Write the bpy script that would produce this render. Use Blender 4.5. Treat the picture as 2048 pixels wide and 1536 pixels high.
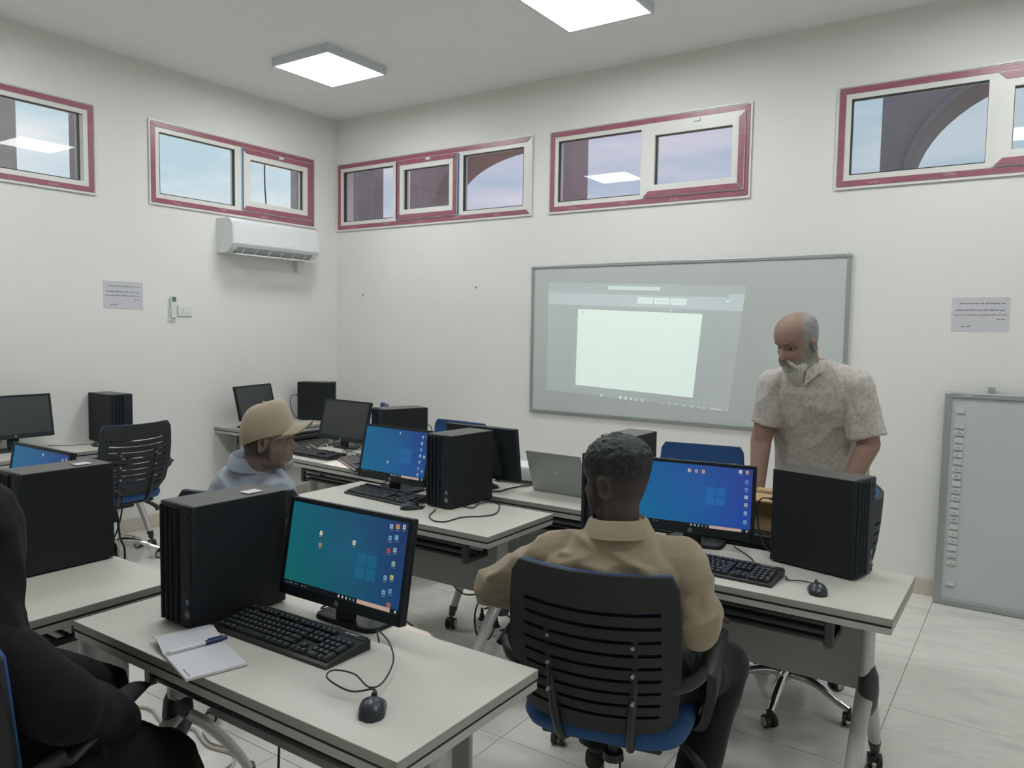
import bpy, bmesh, math, random
from mathutils import Vector, Matrix, noise, Euler
R = math.radians
random.seed(7)
for o in list(bpy.data.objects):
    bpy.data.objects.remove(o)
SC = bpy.context.scene
COL = SC.collection

# ---------------------------------------------------------------- camera
cam_d = bpy.data.cameras.new('camera')
cam_d.sensor_fit = 'HORIZONTAL'
cam_d.sensor_width = 36.0
cam_d.lens = 36.0 * 1548.47 / 2048
cam_d.clip_start = 0.02
cam = bpy.data.objects.new('camera', cam_d)
COL.objects.link(cam)
def cam_matrix(pitch, roll, yaw, loc):
    cy, sy, cp, sp = math.cos(yaw), math.sin(yaw), math.cos(pitch), math.sin(pitch)
    f = Vector((sy*cp, cy*cp, sp)); r = Vector((cy, -sy, 0)); u = r.cross(f)
    c, s = math.cos(roll), math.sin(roll)
    r2 = r*c + u*s; u2 = -r*s + u*c
    m = Matrix((r2, u2, -f)).transposed().to_4x4()
    m.translation = Vector(loc)
    return m
cam.matrix_world = cam_matrix(R(-3.95656), R(0.89317), R(-34.1828), (5.74199, -5.36394, 1.6))
SC.camera = cam

# ---------------------------------------------------------------- exposure, sky, sun
vs = SC.view_settings
vs.view_transform = 'Standard'; vs.look = 'None'; vs.gamma = 1.0; vs.use_curve_mapping = False
vs.exposure = 0.0
SC.cycles.max_bounces = 8
SC.cycles.diffuse_bounces = 5
SC.cycles.transparent_max_bounces = 12
SC.cycles.use_denoising = True
SC.cycles.caustics_reflective = False
SC.cycles.caustics_refractive = False
SC.cycles.sample_clamp_indirect = 4.0
PANEL = 20.2          # ceiling lamp emission
SKY = 1.05
world = bpy.data.worlds.new('sky'); SC.world = world
world.use_nodes = True
nt = world.node_tree; nt.nodes.clear()
wo = nt.nodes.new('ShaderNodeOutputWorld'); bg = nt.nodes.new('ShaderNodeBackground')
tc = nt.nodes.new('ShaderNodeTexCoord'); mp = nt.nodes.new('ShaderNodeMapping'); mp.inputs['Scale'].default_value = (2.0, 2.0, 9.0)
nz = nt.nodes.new('ShaderNodeTexNoise'); nz.inputs['Scale'].default_value = 2.2; nz.inputs['Detail'].default_value = 6
rp = nt.nodes.new('ShaderNodeValToRGB')
rp.color_ramp.elements[0].position = 0.38; rp.color_ramp.elements[0].color = (0.56, 0.71, 0.82, 1)
rp.color_ramp.elements[1].position = 0.66; rp.color_ramp.elements[1].color = (0.95, 0.93, 0.97, 1)
nt.links.new(tc.outputs['Generated'], mp.inputs['Vector']); nt.links.new(mp.outputs['Vector'], nz.inputs['Vector'])
nt.links.new(nz.outputs['Fac'], rp.inputs['Fac']); nt.links.new(rp.outputs['Color'], bg.inputs['Color'])
bg.inputs['Strength'].default_value = SKY
nt.links.new(bg.outputs['Background'], wo.inputs['Surface'])
sun_d = bpy.data.lights.new('sun', 'SUN'); sun_d.energy = 4.0; sun_d.angle = R(0.6); sun_d.color = (1.0, 0.86, 0.84)
sun = bpy.data.objects.new('sun', sun_d); COL.objects.link(sun)
sun.rotation_euler = Vector((1.1, -0.3, -1.0)).to_track_quat('-Z', 'Y').to_euler()
sun.location = (-6, 2, 8)

# ---------------------------------------------------------------- materials
MATS = {}
def mat(name, col, rough=0.5, metal=0.0, noise_amt=0.0, noise_scale=8.0, bump=0.0, bump_scale=60.0, spec=0.5, coat=0.0, col2=None, sheen=0.0):
    if name in MATS: return MATS[name]
    m = bpy.data.materials.new(name); m.use_nodes = True
    n = m.node_tree; b = n.nodes['Principled BSDF']
    b.inputs['Base Color'].default_value = (*col, 1); b.inputs['Roughness'].default_value = rough
    b.inputs['Metallic'].default_value = metal; b.inputs['Specular IOR Level'].default_value = spec
    b.inputs['Coat Weight'].default_value = coat
    b.inputs['Sheen Weight'].default_value = sheen
    t = n.nodes.new('ShaderNodeTexCoord')
    if noise_amt > 0 or col2:
        z = n.nodes.new('ShaderNodeTexNoise'); z.inputs['Scale'].default_value = noise_scale; z.inputs['Detail'].default_value = 5
        r = n.nodes.new('ShaderNodeValToRGB')
        c2 = col2 or tuple(max(0, c*(1-noise_amt)) for c in col)
        r.color_ramp.elements[0].position = 0.35; r.color_ramp.elements[0].color = (*c2, 1)
        r.color_ramp.elements[1].position = 0.65; r.color_ramp.elements[1].color = (*col, 1)
        n.links.new(t.outputs['Object'], z.inputs['Vector']); n.links.new(z.outputs['Fac'], r.inputs['Fac'])
        n.links.new(r.outputs['Color'], b.inputs['Base Color'])
    if bump > 0:
        z2 = n.nodes.new('ShaderNodeTexNoise'); z2.inputs['Scale'].default_value = bump_scale; z2.inputs['Detail'].default_value = 4
        bp = n.nodes.new('ShaderNodeBump'); bp.inputs['Strength'].default_value = bump; bp.inputs['Distance'].default_value = 0.004
        n.links.new(t.outputs['Object'], z2.inputs['Vector']); n.links.new(z2.outputs['Fac'], bp.inputs['Height'])
        n.links.new(bp.outputs['Normal'], b.inputs['Normal'])
    MATS[name] = m
    return m
def emit(name, col, strength):
    if name in MATS: return MATS[name]
    m = bpy.data.materials.new(name); m.use_nodes = True
    b = m.node_tree.nodes['Principled BSDF']
    b.inputs['Base Color'].default_value = (0.8, 0.8, 0.8, 1); b.inputs['Emission Color'].default_value = (*col, 1)
    b.inputs['Emission Strength'].default_value = strength
    MATS[name] = m; return m
def vcol_mat(name, rough=0.6, emission=0.0, base=None, bump=0.0, bump_scale=90, spec=0.5):
    """material whose colour is the mesh's own colour attribute"""
    if name in MATS: return MATS[name]
    m = bpy.data.materials.new(name); m.use_nodes = True
    n = m.node_tree; b = n.nodes['Principled BSDF']
    a = n.nodes.new('ShaderNodeAttribute'); a.attribute_name = 'Col'
    b.inputs['Roughness'].default_value = rough; b.inputs['Specular IOR Level'].default_value = spec
    if emission > 0:
        b.inputs['Base Color'].default_value = (*(base or (0.01, 0.01, 0.012)), 1)
        n.links.new(a.outputs['Color'], b.inputs['Emission Color']); b.inputs['Emission Strength'].default_value = emission
    else:
        n.links.new(a.outputs['Color'], b.inputs['Base Color'])
    if bump > 0:
        t = n.nodes.new('ShaderNodeTexCoord')
        z2 = n.nodes.new('ShaderNodeTexNoise'); z2.inputs['Scale'].default_value = bump_scale
        bp = n.nodes.new('ShaderNodeBump'); bp.inputs['Strength'].default_value = bump; bp.inputs['Distance'].default_value = 0.004
        n.links.new(t.outputs['Object'], z2.inputs['Vector']); n.links.new(z2.outputs['Fac'], bp.inputs['Height'])
        n.links.new(bp.outputs['Normal'], b.inputs['Normal'])
    MATS[name] = m; return m
def glass_mat(name, tint, refl=0.10):
    if name in MATS: return MATS[name]
    m = bpy.data.materials.new(name); m.use_nodes = True
    n = m.node_tree; n.nodes.clear()
    o = n.nodes.new('ShaderNodeOutputMaterial'); mx = n.nodes.new('ShaderNodeMixShader')
    tr = n.nodes.new('ShaderNodeBsdfTransparent'); gl = n.nodes.new('ShaderNodeBsdfGlossy'); fr = n.nodes.new('ShaderNodeFresnel')
    tr.inputs['Color'].default_value = (*tint, 1); gl.inputs['Roughness'].default_value = 0.02
    fr.inputs['IOR'].default_value = 1.5
    geo = n.nodes.new('ShaderNodeNewGeometry'); inv = n.nodes.new('ShaderNodeMath'); inv.operation = 'SUBTRACT'; inv.inputs[0].default_value = 1.0
    mul = n.nodes.new('ShaderNodeMath'); mul.operation = 'MULTIPLY'      # only the outer face of the pane reflects
    n.links.new(geo.outputs['Backfacing'], inv.inputs[1]); n.links.new(fr.outputs['Fac'], mul.inputs[0]); n.links.new(inv.outputs[0], mul.inputs[1])
    n.links.new(mul.outputs[0], mx.inputs['Fac']); n.links.new(tr.outputs[0], mx.inputs[1]); n.links.new(gl.outputs[0], mx.inputs[2])
    n.links.new(mx.outputs[0], o.inputs['Surface'])
    MATS[name] = m; return m

M_wall = mat('wall_paint', (0.80, 0.795, 0.77), 0.75, col2=(0.765, 0.758, 0.72), noise_scale=0.9, bump=0.12, bump_scale=35, spec=0.25)
M_ceil = mat('ceiling_paint', (0.88, 0.885, 0.87), 0.85, noise_amt=0.03, noise_scale=1.5, spec=0.2)
M_base = mat('skirting_tile', (0.62, 0.56, 0.48), 0.35, noise_amt=0.1, noise_scale=6)
M_grout = mat('grout', (0.46, 0.34, 0.28), 0.8)
M_pvc = mat('white_pvc', (0.74, 0.74, 0.70), 0.3, noise_amt=0.02)
M_gask = mat('window_gasket', (0.03, 0.04, 0.04), 0.5)
M_blue_strip = mat('blue_film_edge', (0.05, 0.14, 0.33), 0.4)
M_white = mat('white_plastic', (0.72, 0.74, 0.73), 0.35, noise_amt=0.02)
M_ac = mat('air_conditioner_plastic', (0.76, 0.785, 0.78), 0.3, noise_amt=0.02)
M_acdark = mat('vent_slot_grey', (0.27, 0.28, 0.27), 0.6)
M_alu = mat('grey_aluminium', (0.36, 0.40, 0.39), 0.4, 0.5)
M_board = mat('whiteboard_enamel', (0.56, 0.60, 0.58), 0.22, noise_amt=0.03, noise_scale=1.5)
M_board2 = mat('interactive_board_face', (0.50, 0.535, 0.53), 0.35, noise_amt=0.02, noise_scale=1.5)
M_paper = mat('paper', (0.60, 0.60, 0.635), 0.8, noise_amt=0.03)
M_ink = mat('ink', (0.12, 0.12, 0.13), 0.8)
M_top = mat('white_laminate', (0.575, 0.565, 0.505), 0.38, noise_amt=0.03, noise_scale=5, bump=0.03, bump_scale=200)
M_edge = mat('grey_edge_band', (0.33, 0.33, 0.30), 0.45)
M_rail = mat('pale_under_rail', (0.44, 0.45, 0.42), 0.45)
M_gap = mat('dark_gap', (0.015, 0.016, 0.016), 0.7)
M_leg = mat('grey_powder_coat', (0.50, 0.50, 0.49), 0.35, 0.15)
M_panel = mat('dark_grey_panel', (0.36, 0.365, 0.35), 0.55, noise_amt=0.06, noise_scale=4)
M_basket = mat('black_tube', (0.055, 0.060, 0.060), 0.35)
M_hub = mat('dark_joint_plastic', (0.025, 0.032, 0.036), 0.4)
M_wheel = mat('caster_black', (0.02, 0.022, 0.022), 0.5)
M_whub = mat('caster_grey', (0.40, 0.40, 0.38), 0.35, 0.2)
M_chrome = mat('chrome', (0.72, 0.72, 0.70), 0.12, 1.0)
M_pc = mat('black_computer_case', (0.0175, 0.020, 0.022), 0.5, noise_amt=0.12, noise_scale=25, bump=0.06, bump_scale=500, spec=0.22)
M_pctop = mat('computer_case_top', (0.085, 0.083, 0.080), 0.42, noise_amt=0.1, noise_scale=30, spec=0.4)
M_pcf = mat('black_front_bezel', (0.0155, 0.020, 0.026), 0.45, noise_amt=0.1, spec=0.25)
M_metalback = mat('dark_rear_metal', (0.10, 0.12, 0.125), 0.4, 0.6)
M_port = mat('port_blue', (0.03, 0.08, 0.3), 0.4)
M_bez = mat('monitor_bezel', (0.014, 0.019, 0.022), 0.42, noise_amt=0.1, spec=0.3)
M_off = mat('dark_monitor_screen', (0.035, 0.040, 0.044), 0.30, noise_amt=0.08, spec=0.6)
M_logo = mat('grey_logo', (0.45, 0.47, 0.48), 0.4)
M_blue_st = mat('blue_sticker', (0.03, 0.16, 0.33), 0.4)
M_key = mat('black_keys', (0.022, 0.025, 0.028), 0.42, noise_amt=0.15)
M_kb = mat('keyboard_body', (0.015, 0.017, 0.019), 0.42)
M_keyl = mat('key_legend', (0.35, 0.37, 0.38), 0.5)
M_mouse = mat('mouse_plastic', (0.018, 0.024, 0.032), 0.34, noise_amt=0.05)
M_cord = mat('black_cord', (0.02, 0.022, 0.022), 0.5)
M_wcord = mat('pale_cord', (0.50, 0.46, 0.42), 0.5)
M_cblue = mat('blue_chair_fabric', (0.022, 0.090, 0.260), 0.75, noise_amt=0.2, noise_scale=120, bump=0.3, bump_scale=400)
M_cblk = mat('black_chair_plastic', (0.014, 0.016, 0.018), 0.42, noise_amt=0.1)
M_mesh = mat('black_chair_mesh', (0.018, 0.021, 0.023), 0.65, noise_amt=0.25, noise_scale=200, bump=0.3, bump_scale=500)
M_silver = mat('laptop_silver', (0.36, 0.38, 0.365), 0.35, 0.45)
M_card = mat('cardboard', (0.42, 0.28, 0.13), 0.7, noise_amt=0.12, noise_scale=10)
M_carddk = mat('cardboard_print', (0.16, 0.11, 0.06), 0.7)
M_lampbody = mat('lamp_housing', (0.62, 0.66, 0.70), 0.45)
M_lamp = emit('lamp_diffuser', (0.95, 0.985, 1.0), PANEL)
M_ext = mat('brown_render', (0.40, 0.335, 0.35), 0.85, noise_amt=0.15, noise_scale=2.5, bump=0.3, bump_scale=20)
M_conc = mat('grey_concrete', (0.34, 0.33, 0.35), 0.85, noise_amt=0.2, noise_scale=3)
M_earth = mat('sandy_ground', (0.45, 0.38, 0.30), 0.9, noise_amt=0.2, noise_scale=0.6)
M_steel = mat('screw_steel', (0.2, 0.2, 0.2), 0.4, 0.8)
M_green = mat('sensor_green', (0.13, 0.20, 0.16), 0.3)
M_vcol = vcol_mat('vertex_paint', 0.6)
M_screen = vcol_mat('lit_screen', 0.3, emission=0.85, spec=0.15)
M_proj = vcol_mat('projected_light', 0.4, emission=1.0, base=(0.55, 0.59, 0.57))

def film_material():
    m = bpy.data.materials.new('red_protective_film'); m.use_nodes = True
    n = m.node_tree; b = n.nodes['Principled BSDF']; b.inputs['Roughness'].default_value = 0.3
    t = n.nodes.new('ShaderNodeTexCoord')
    br = n.nodes.new('ShaderNodeTexBrick'); br.inputs['Scale'].default_value = 1.0
    mpn = n.nodes.new('ShaderNodeMapping'); mpn.inputs['Rotation'].default_value = (R(90), 0, 0)
    br.inputs['Color1'].default_value = (0.34, 0.105, 0.150, 1); br.inputs['Color2'].default_value = (0.40, 0.140, 0.185, 1)
    br.inputs['Mortar'].default_value = (0.44, 0.21, 0.25, 1)
    br.inputs['Brick Width'].default_value = 0.13; br.inputs['Row Height'].default_value = 0.0115; br.inputs['Mortar Size'].default_value = 0.0009
    z = n.nodes.new('ShaderNodeTexNoise'); z.inputs['Scale'].default_value = 9
    mx = n.nodes.new('ShaderNodeMixRGB'); mx.blend_type = 'MULTIPLY'; mx.inputs['Fac'].default_value = 0.35
    n.links.new(t.outputs['Object'], mpn.inputs['Vector']); n.links.new(mpn.outputs['Vector'], br.inputs['Vector'])
    n.links.new(t.outputs['Object'], z.inputs['Vector'])
    n.links.new(br.outputs['Color'], mx.inputs['Color1']); n.links.new(z.outputs['Color'], mx.inputs['Color2'])
    n.links.new(mx.outputs['Color'], b.inputs['Base Color'])
    return m
M_film = film_material()
M_filmprint = mat('film_print', (0.60, 0.42, 0.45), 0.4)

def tile_material():
    m = bpy.data.materials.new('marble_tile'); m.use_nodes = True
    n = m.node_tree; b = n.nodes['Principled BSDF']; b.inputs['Roughness'].default_value = 0.13
    g = n.nodes.new('ShaderNodeNewGeometry'); mpn = n.nodes.new('ShaderNodeMapping'); mpn.inputs['Scale'].default_value = (1.0, 3.2, 1.0); mpn.inputs['Rotation'].default_value = (0, 0, R(-20))
    z = n.nodes.new('ShaderNodeTexNoise'); z.inputs['Scale'].default_value = 1.6; z.inputs['Detail'].default_value = 7; z.inputs['Distortion'].default_value = 1.2
    r = n.nodes.new('ShaderNodeValToRGB')
    e = r.color_ramp.elements
    e[0].position = 0.33; e[0].color = (0.66, 0.655, 0.62, 1); e[1].position = 0.5; e[1].color = (0.80, 0.775, 0.71, 1)
    e2 = r.color_ramp.elements.new(0.62); e2.color = (0.75, 0.735, 0.68, 1)
    n.links.new(g.outputs['Position'], mpn.inputs['Vector']); n.links.new(mpn.outputs['Vector'], z.inputs['Vector'])
    n.links.new(z.outputs['Fac'], r.inputs['Fac']); n.links.new(r.outputs['Color'], b.inputs['Base Color'])
    return m
M_tile = tile_material()

# ---------------------------------------------------------------- mesh helpers
class B:
    """collects faces for one mesh object"""
    def __init__(s):
        s.v = []; s.f = []; s.m = []; s.c = []
    def add(s, vs, fs, m=0, M=None, c=None):
        k = len(s.v)
        s.v += [tuple(M @ Vector(p)) if M is not None else tuple(p) for p in vs]
        for f in fs:
            s.f.append([i + k for i in f]); s.m.append(m); s.c.append(c)
        return s
    def box(s, c, d, m=0, rot=None, M=None, bev=0.0, col=None):
        x, y, z = d[0]/2, d[1]/2, d[2]/2
        T = Matrix.Translation(c)
        if rot: T = T @ Euler(rot).to_matrix().to_4x4()
        if M is not None: T = M @ T
        if bev <= 0:
            vs = [(-x,-y,-z),(x,-y,-z),(x,y,-z),(-x,y,-z),(-x,-y,z),(x,-y,z),(x,y,z),(-x,y,z)]
            fs = [(0,3,2,1),(4,5,6,7),(0,1,5,4),(1,2,6,5),(2,3,7,6),(3,0,4,7)]
            return s.add(vs, fs, m, T, col)
        bm = bmesh.new(); bmesh.ops.create_cube(bm, size=1)
        for v in bm.verts: v.co = Vector((v.co.x*2*x, v.co.y*2*y, v.co.z*2*z))
        bmesh.ops.bevel(bm, geom=list(bm.edges), offset=min(bev, x*.95, y*.95, z*.95), segments=2, profile=0.5, affect='EDGES')
        bm.verts.index_update()
        s.add([v.co[:] for v in bm.verts], [[v.index for v in f.verts] for f in bm.faces], m, T, col)
        bm.free(); return s
    def prism(s, pts, h0, h1, m=0, M=None, axis='z', col=None):
        """extrude a CCW polygon between two heights along an axis"""
        n = len(pts)
        def P(p, h):
            return (p[0], p[1], h) if axis == 'z' else ((p[0], h, p[1]) if axis == 'y' else (h, p[0], p[1]))
        vs = [P(p, h0) for p in pts] + [P(p, h1) for p in pts]
        fs = [list(range(n))[::-1], list(range(n, 2*n))] + [(i, (i+1) % n, n+(i+1) % n, n+i) for i in range(n)]
        return s.add(vs, fs, m, M, col)
    def cyl(s, p1, p2, r1, r2=None, m=0, seg=16, M=None, caps=True, flat=1.0, up=None):
        r2 = r1 if r2 is None else r2
        a, b = Vector(p1), Vector(p2); d = (b-a).normalized()
        u = Vector(up) if up else (Vector((0,0,1)) if abs(d.z) < .9 else Vector((1,0,0)))
        x = u.cross(d).normalized(); y = d.cross(x)
        vs = []
        for p, r in ((a, r1), (b, r2)):
            for i in range(seg):
                t = 2*math.pi*i/seg
                vs.append(p + x*math.cos(t)*r + y*math.sin(t)*r*flat)
        fs = [(i, (i+1) % seg, seg+(i+1) % seg, seg+i) for i in range(seg)]
        if caps: fs += [list(range(seg))[::-1], list(range(seg, 2*seg))]
        return s.add(vs, fs, m, M)
    def tube(s, pts, r, m=0, seg=8, M=None, sub=4, flat=1.0, closed=False, rads=None):
        P = catmull([Vector(p) for p in pts], sub) if sub > 1 else [Vector(p) for p in pts]
        n = len(P); up = Vector((0, 0, 1)); prev = None; rings = []
        for i, p in enumerate(P):
            d = (P[min(i+1, n-1)] - P[max(i-1, 0)])
            d = d.normalized() if d.length > 1e-9 else Vector((1, 0, 0))
            if prev is None:
                x = (up if abs(d.z) < .95 else Vector((0, 1, 0))).cross(d).normalized()
            else:
                x = (prev - d*prev.dot(d)); x = x.normalized() if x.length > 1e-6 else up.cross(d).normalized()
            prev = x; y = d.cross(x)
            rr = r if rads is None else rads[0] + (rads[1]-rads[0])*i/(n-1)
            rings.append([p + x*math.cos(2*math.pi*k/seg)*rr + y*math.sin(2*math.pi*k/seg)*rr*flat for k in range(seg)])
        vs = [q for rg in rings for q in rg]
        fs = [(i*seg+k, i*seg+(k+1) % seg, (i+1)*seg+(k+1) % seg, (i+1)*seg+k) for i in range(n-1) for k in range(seg)]
        fs += [list(range(seg))[::-1], list(range((n-1)*seg, n*seg))]
        return s.add(vs, fs, m, M)
    def loft(s, rings, m=0, M=None, caps=True, closed=True):
        seg = len(rings[0]); n = len(rings)
        vs = [q for rg in rings for q in rg]
        kk = seg if closed else seg-1
        fs = [(i*seg+k, i*seg+(k+1) % seg, (i+1)*seg+(k+1) % seg, (i+1)*seg+k) for i in range(n-1) for k in range(kk)]
        if caps: fs += [list(range(seg))[::-1], list(range((n-1)*seg, n*seg))]
        return s.add(vs, fs, m, M)
    def lathe(s, prof, m=0, seg=20, M=None):
        rings = [[(r*math.cos(2*math.pi*k/seg), r*math.sin(2*math.pi*k/seg), z) for k in range(seg)] for r, z in prof]
        return s.loft(rings, m, M)
    def sphere(s, c, r, m=0, seg=12, M=None, ring=8):
        rx, ry, rz = (r, r, r) if isinstance(r, (int, float)) else r
        rings = []
        for i in range(ring+1):
            a = math.pi*(i/ring) - math.pi/2; ca = max(math.cos(a), 0.02)
            rings.append([(c[0]+rx*ca*math.cos(2*math.pi*k/seg), c[1]+ry*ca*math.sin(2*math.pi*k/seg), c[2]+rz*math.sin(a)) for k in range(seg)])
        return s.loft(rings, m, M)
    def quad(s, pts, m=0, M=None, col=None):
        return s.add(pts, [list(range(len(pts)))], m, M, col)
    def mesh(s, name, mats, smooth=None):
        me = bpy.data.meshes.new(name)
        me.from_pydata(s.v, [], s.f)
        for mm in (mats if isinstance(mats, (list, tuple)) else [mats]): me.materials.append(mm)
        for p, i in zip(me.polygons, s.m): p.material_index = i
        if any(c is not None for c in s.c):
            ca = me.color_attributes.new('Col', 'FLOAT_COLOR', 'CORNER')
            for p, c in zip(me.polygons, s.c):
                cc = c or (0, 0, 0)
                for li in p.loop_indices: ca.data[li].color = (*cc, 1)
        if smooth:
            me.shade_smooth()
            me.set_sharp_from_angle(angle=R(smooth))
        me.update(); return me
    def build(s, name, mats, parent=None, smooth=None, **kw):
        o = bpy.data.objects.new(name, s.mesh(name, mats, smooth))
        COL.objects.link(o)
        if parent is not None: o.parent = parent
        for k, v in kw.items(): o[k] = v
        return o
def catmull(P, sub):
    out = []; n = len(P)
    for i in range(n-1):
        p0, p1, p2, p3 = P[max(i-1, 0)], P[i], P[i+1], P[min(i+2, n-1)]
        for k in range(sub):
            t = k/sub
            out.append(0.5*((2*p1) + (p2-p0)*t + (2*p0-5*p1+4*p2-p3)*t*t + (3*p1-p0-3*p2+p3)*t**3))
    out.append(P[-1]); return out
def thing(name, label, cat, loc=(0, 0, 0), rz=0.0, group=None):
    o = bpy.data.objects.new(name, None); COL.objects.link(o)
    o.empty_display_size = 0.05
    o.location = loc; o.rotation_euler = (0, 0, rz); o['label'] = label; o['category'] = cat
    if group: o['group'] = group
    return o
def tag(o, label, cat, group=None):
    o['label'] = label; o['category'] = cat
    if group: o['group'] = group
    return o
KIDS = {}
def dup(root, loc, rz, label, group=None):
    def cp(o, parent):
        c = o.copy(); COL.objects.link(c); c.parent = parent
        for ch in [x for x in ALL_CHILDREN(o)]: cp(ch, c)
        return c
    r = cp(root, None); r.location = loc; r.rotation_euler = (0, 0, rz); r['label'] = label
    if group: r['group'] = group
    return r
def ALL_CHILDREN(o):
    return list(o.children)
def text_mesh(txt, size, shear=0.0, extrude=0.0004, bold=0.0):
    cu = bpy.data.curves.new('txt', 'FONT'); cu.body = txt; cu.size = size; cu.shear = shear; cu.extrude = extrude
    cu.align_x = 'CENTER'; cu.align_y = 'CENTER'; cu.resolution_u = 3; cu.offset = bold
    o = bpy.data.objects.new('txt', cu); COL.objects.link(o)
    dg = bpy.context.evaluated_depsgraph_get()
    me = bpy.data.meshes.new_from_object(o.evaluated_get(dg))
    vs = [v.co.copy() for v in me.vertices]; fs = [list(p.vertices) for p in me.polygons]
    bpy.data.objects.remove(o); bpy.data.meshes.remove(me)
    return vs, fs
# ================================================================ THE ROOM
RX, RY, H = 7.35, -7.05, 3.60
WT = 0.20
fl = B().box((RX/2, RY/2, -0.06), (RX+0.4, -RY+0.4, 0.10)).build('floor', M_grout, kind='structure')
tb = B().box((0, 0, 0), (0.6065, 0.5965, 0.012), bev=0.0012).mesh('tile', M_tile)
x0, px_, y0_, py_ = 5.287, 0.609, -0.538, 0.5995
k0 = -math.ceil(x0/px_)
for i in range(k0, 5):
    for j in range(-1, 12):
        cx = x0 + (i+.5)*px_; cy = y0_ + 0.5*py_ - j*py_
        if cx + .31 < 0 or cx - .31 > RX or cy - .31 > 0 or cy + .31 < RY: continue
        a, b_ = max(cx-.30325, 0.0), min(cx+.30325, RX)
        c, d = max(cy-.29825, RY), min(cy+.29825, 0.0)
        if b_-a < .03 or d-c < .03: continue
        if b_-a > .6 and d-c > .59:
            o = bpy.data.objects.new('tile', tb); COL.objects.link(o)
        else:
            o = B().box((0, 0, 0), (b_-a, d-c, 0.012), bev=0.0012).build('tile', M_tile)
        o.parent = fl; o.location = ((a+b_)/2, (c+d)/2, -0.006 + random.uniform(-.0002, .0002))
B().box((RX/2, RY/2, H+0.06), (RX+0.4, -RY+0.4, 0.12)).build('ceiling', M_ceil, kind='structure')
WZ0, WZ1 = 2.545, 3.172
def wall(name, axis, L, ops):
    """wall with window openings; ops = [(a, b)] along its length"""
    b = B()
    def seg(a, c, z0, z1):
        if axis == 'front': b.box(((a+c)/2, WT/2, (z0+z1)/2), (c-a, WT, z1-z0))
        else: b.box((-WT/2, (a+c)/2, (z0+z1)/2), (WT, c-a, z1-z0))
    lo, hi = L
    seg(lo, hi, 0, WZ0); seg(lo, hi, WZ1, H)
    p = lo
    for a, c in ops:
        seg(p, a, WZ0, WZ1); p = c
    seg(p, hi, WZ0, WZ1)
    return b.build(name, M_wall, kind='structure')
FW = [(0.02, 2.262), (2.440, 4.040), (4.603, 6.80)]
LW = [(-4.55, -2.356), (-1.929, -0.296)]
wall('wall_front', 'front', (-WT, RX+WT), FW)
wall('wall_left', 'left', (RY-WT, 0.0), LW)
B().box((RX+WT/2, RY/2, H/2), (WT, -RY, H)).build('wall_right', M_wall, kind='structure')
B().box((RX/2, RY-WT/2, H/2), (RX+2*WT, WT, H)).build('wall_back', M_wall, kind='structure')
# skirting of tiles
def skirt(name, L, axis):
    root = B().box((L/2, -0.003, 0.05) if axis == 'x' else (0.003, -L/2, 0.05), (L, 0.006, 0.10) if axis == 'x' else (0.006, L, 0.10)).build(name, M_grout, kind='structure')
    n = int(L/0.6)
    for i in range(n+1):
        w = min(0.6, L-i*0.6)-0.003
        if w < .05: continue
        c = i*0.6+w/2
        o = B().box((0, 0, 0), (w, 0.012, 0.1) if axis == 'x' else (0.012, w, 0.1), bev=.002).build('skirting_tile', M_base, root)
        o.location = (c, -0.008, 0.051) if axis == 'x' else (0.008, -c, 0.051)
skirt('baseboard_front', RX, 'x'); skirt('baseboard_left', -RY, 'y')

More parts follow.
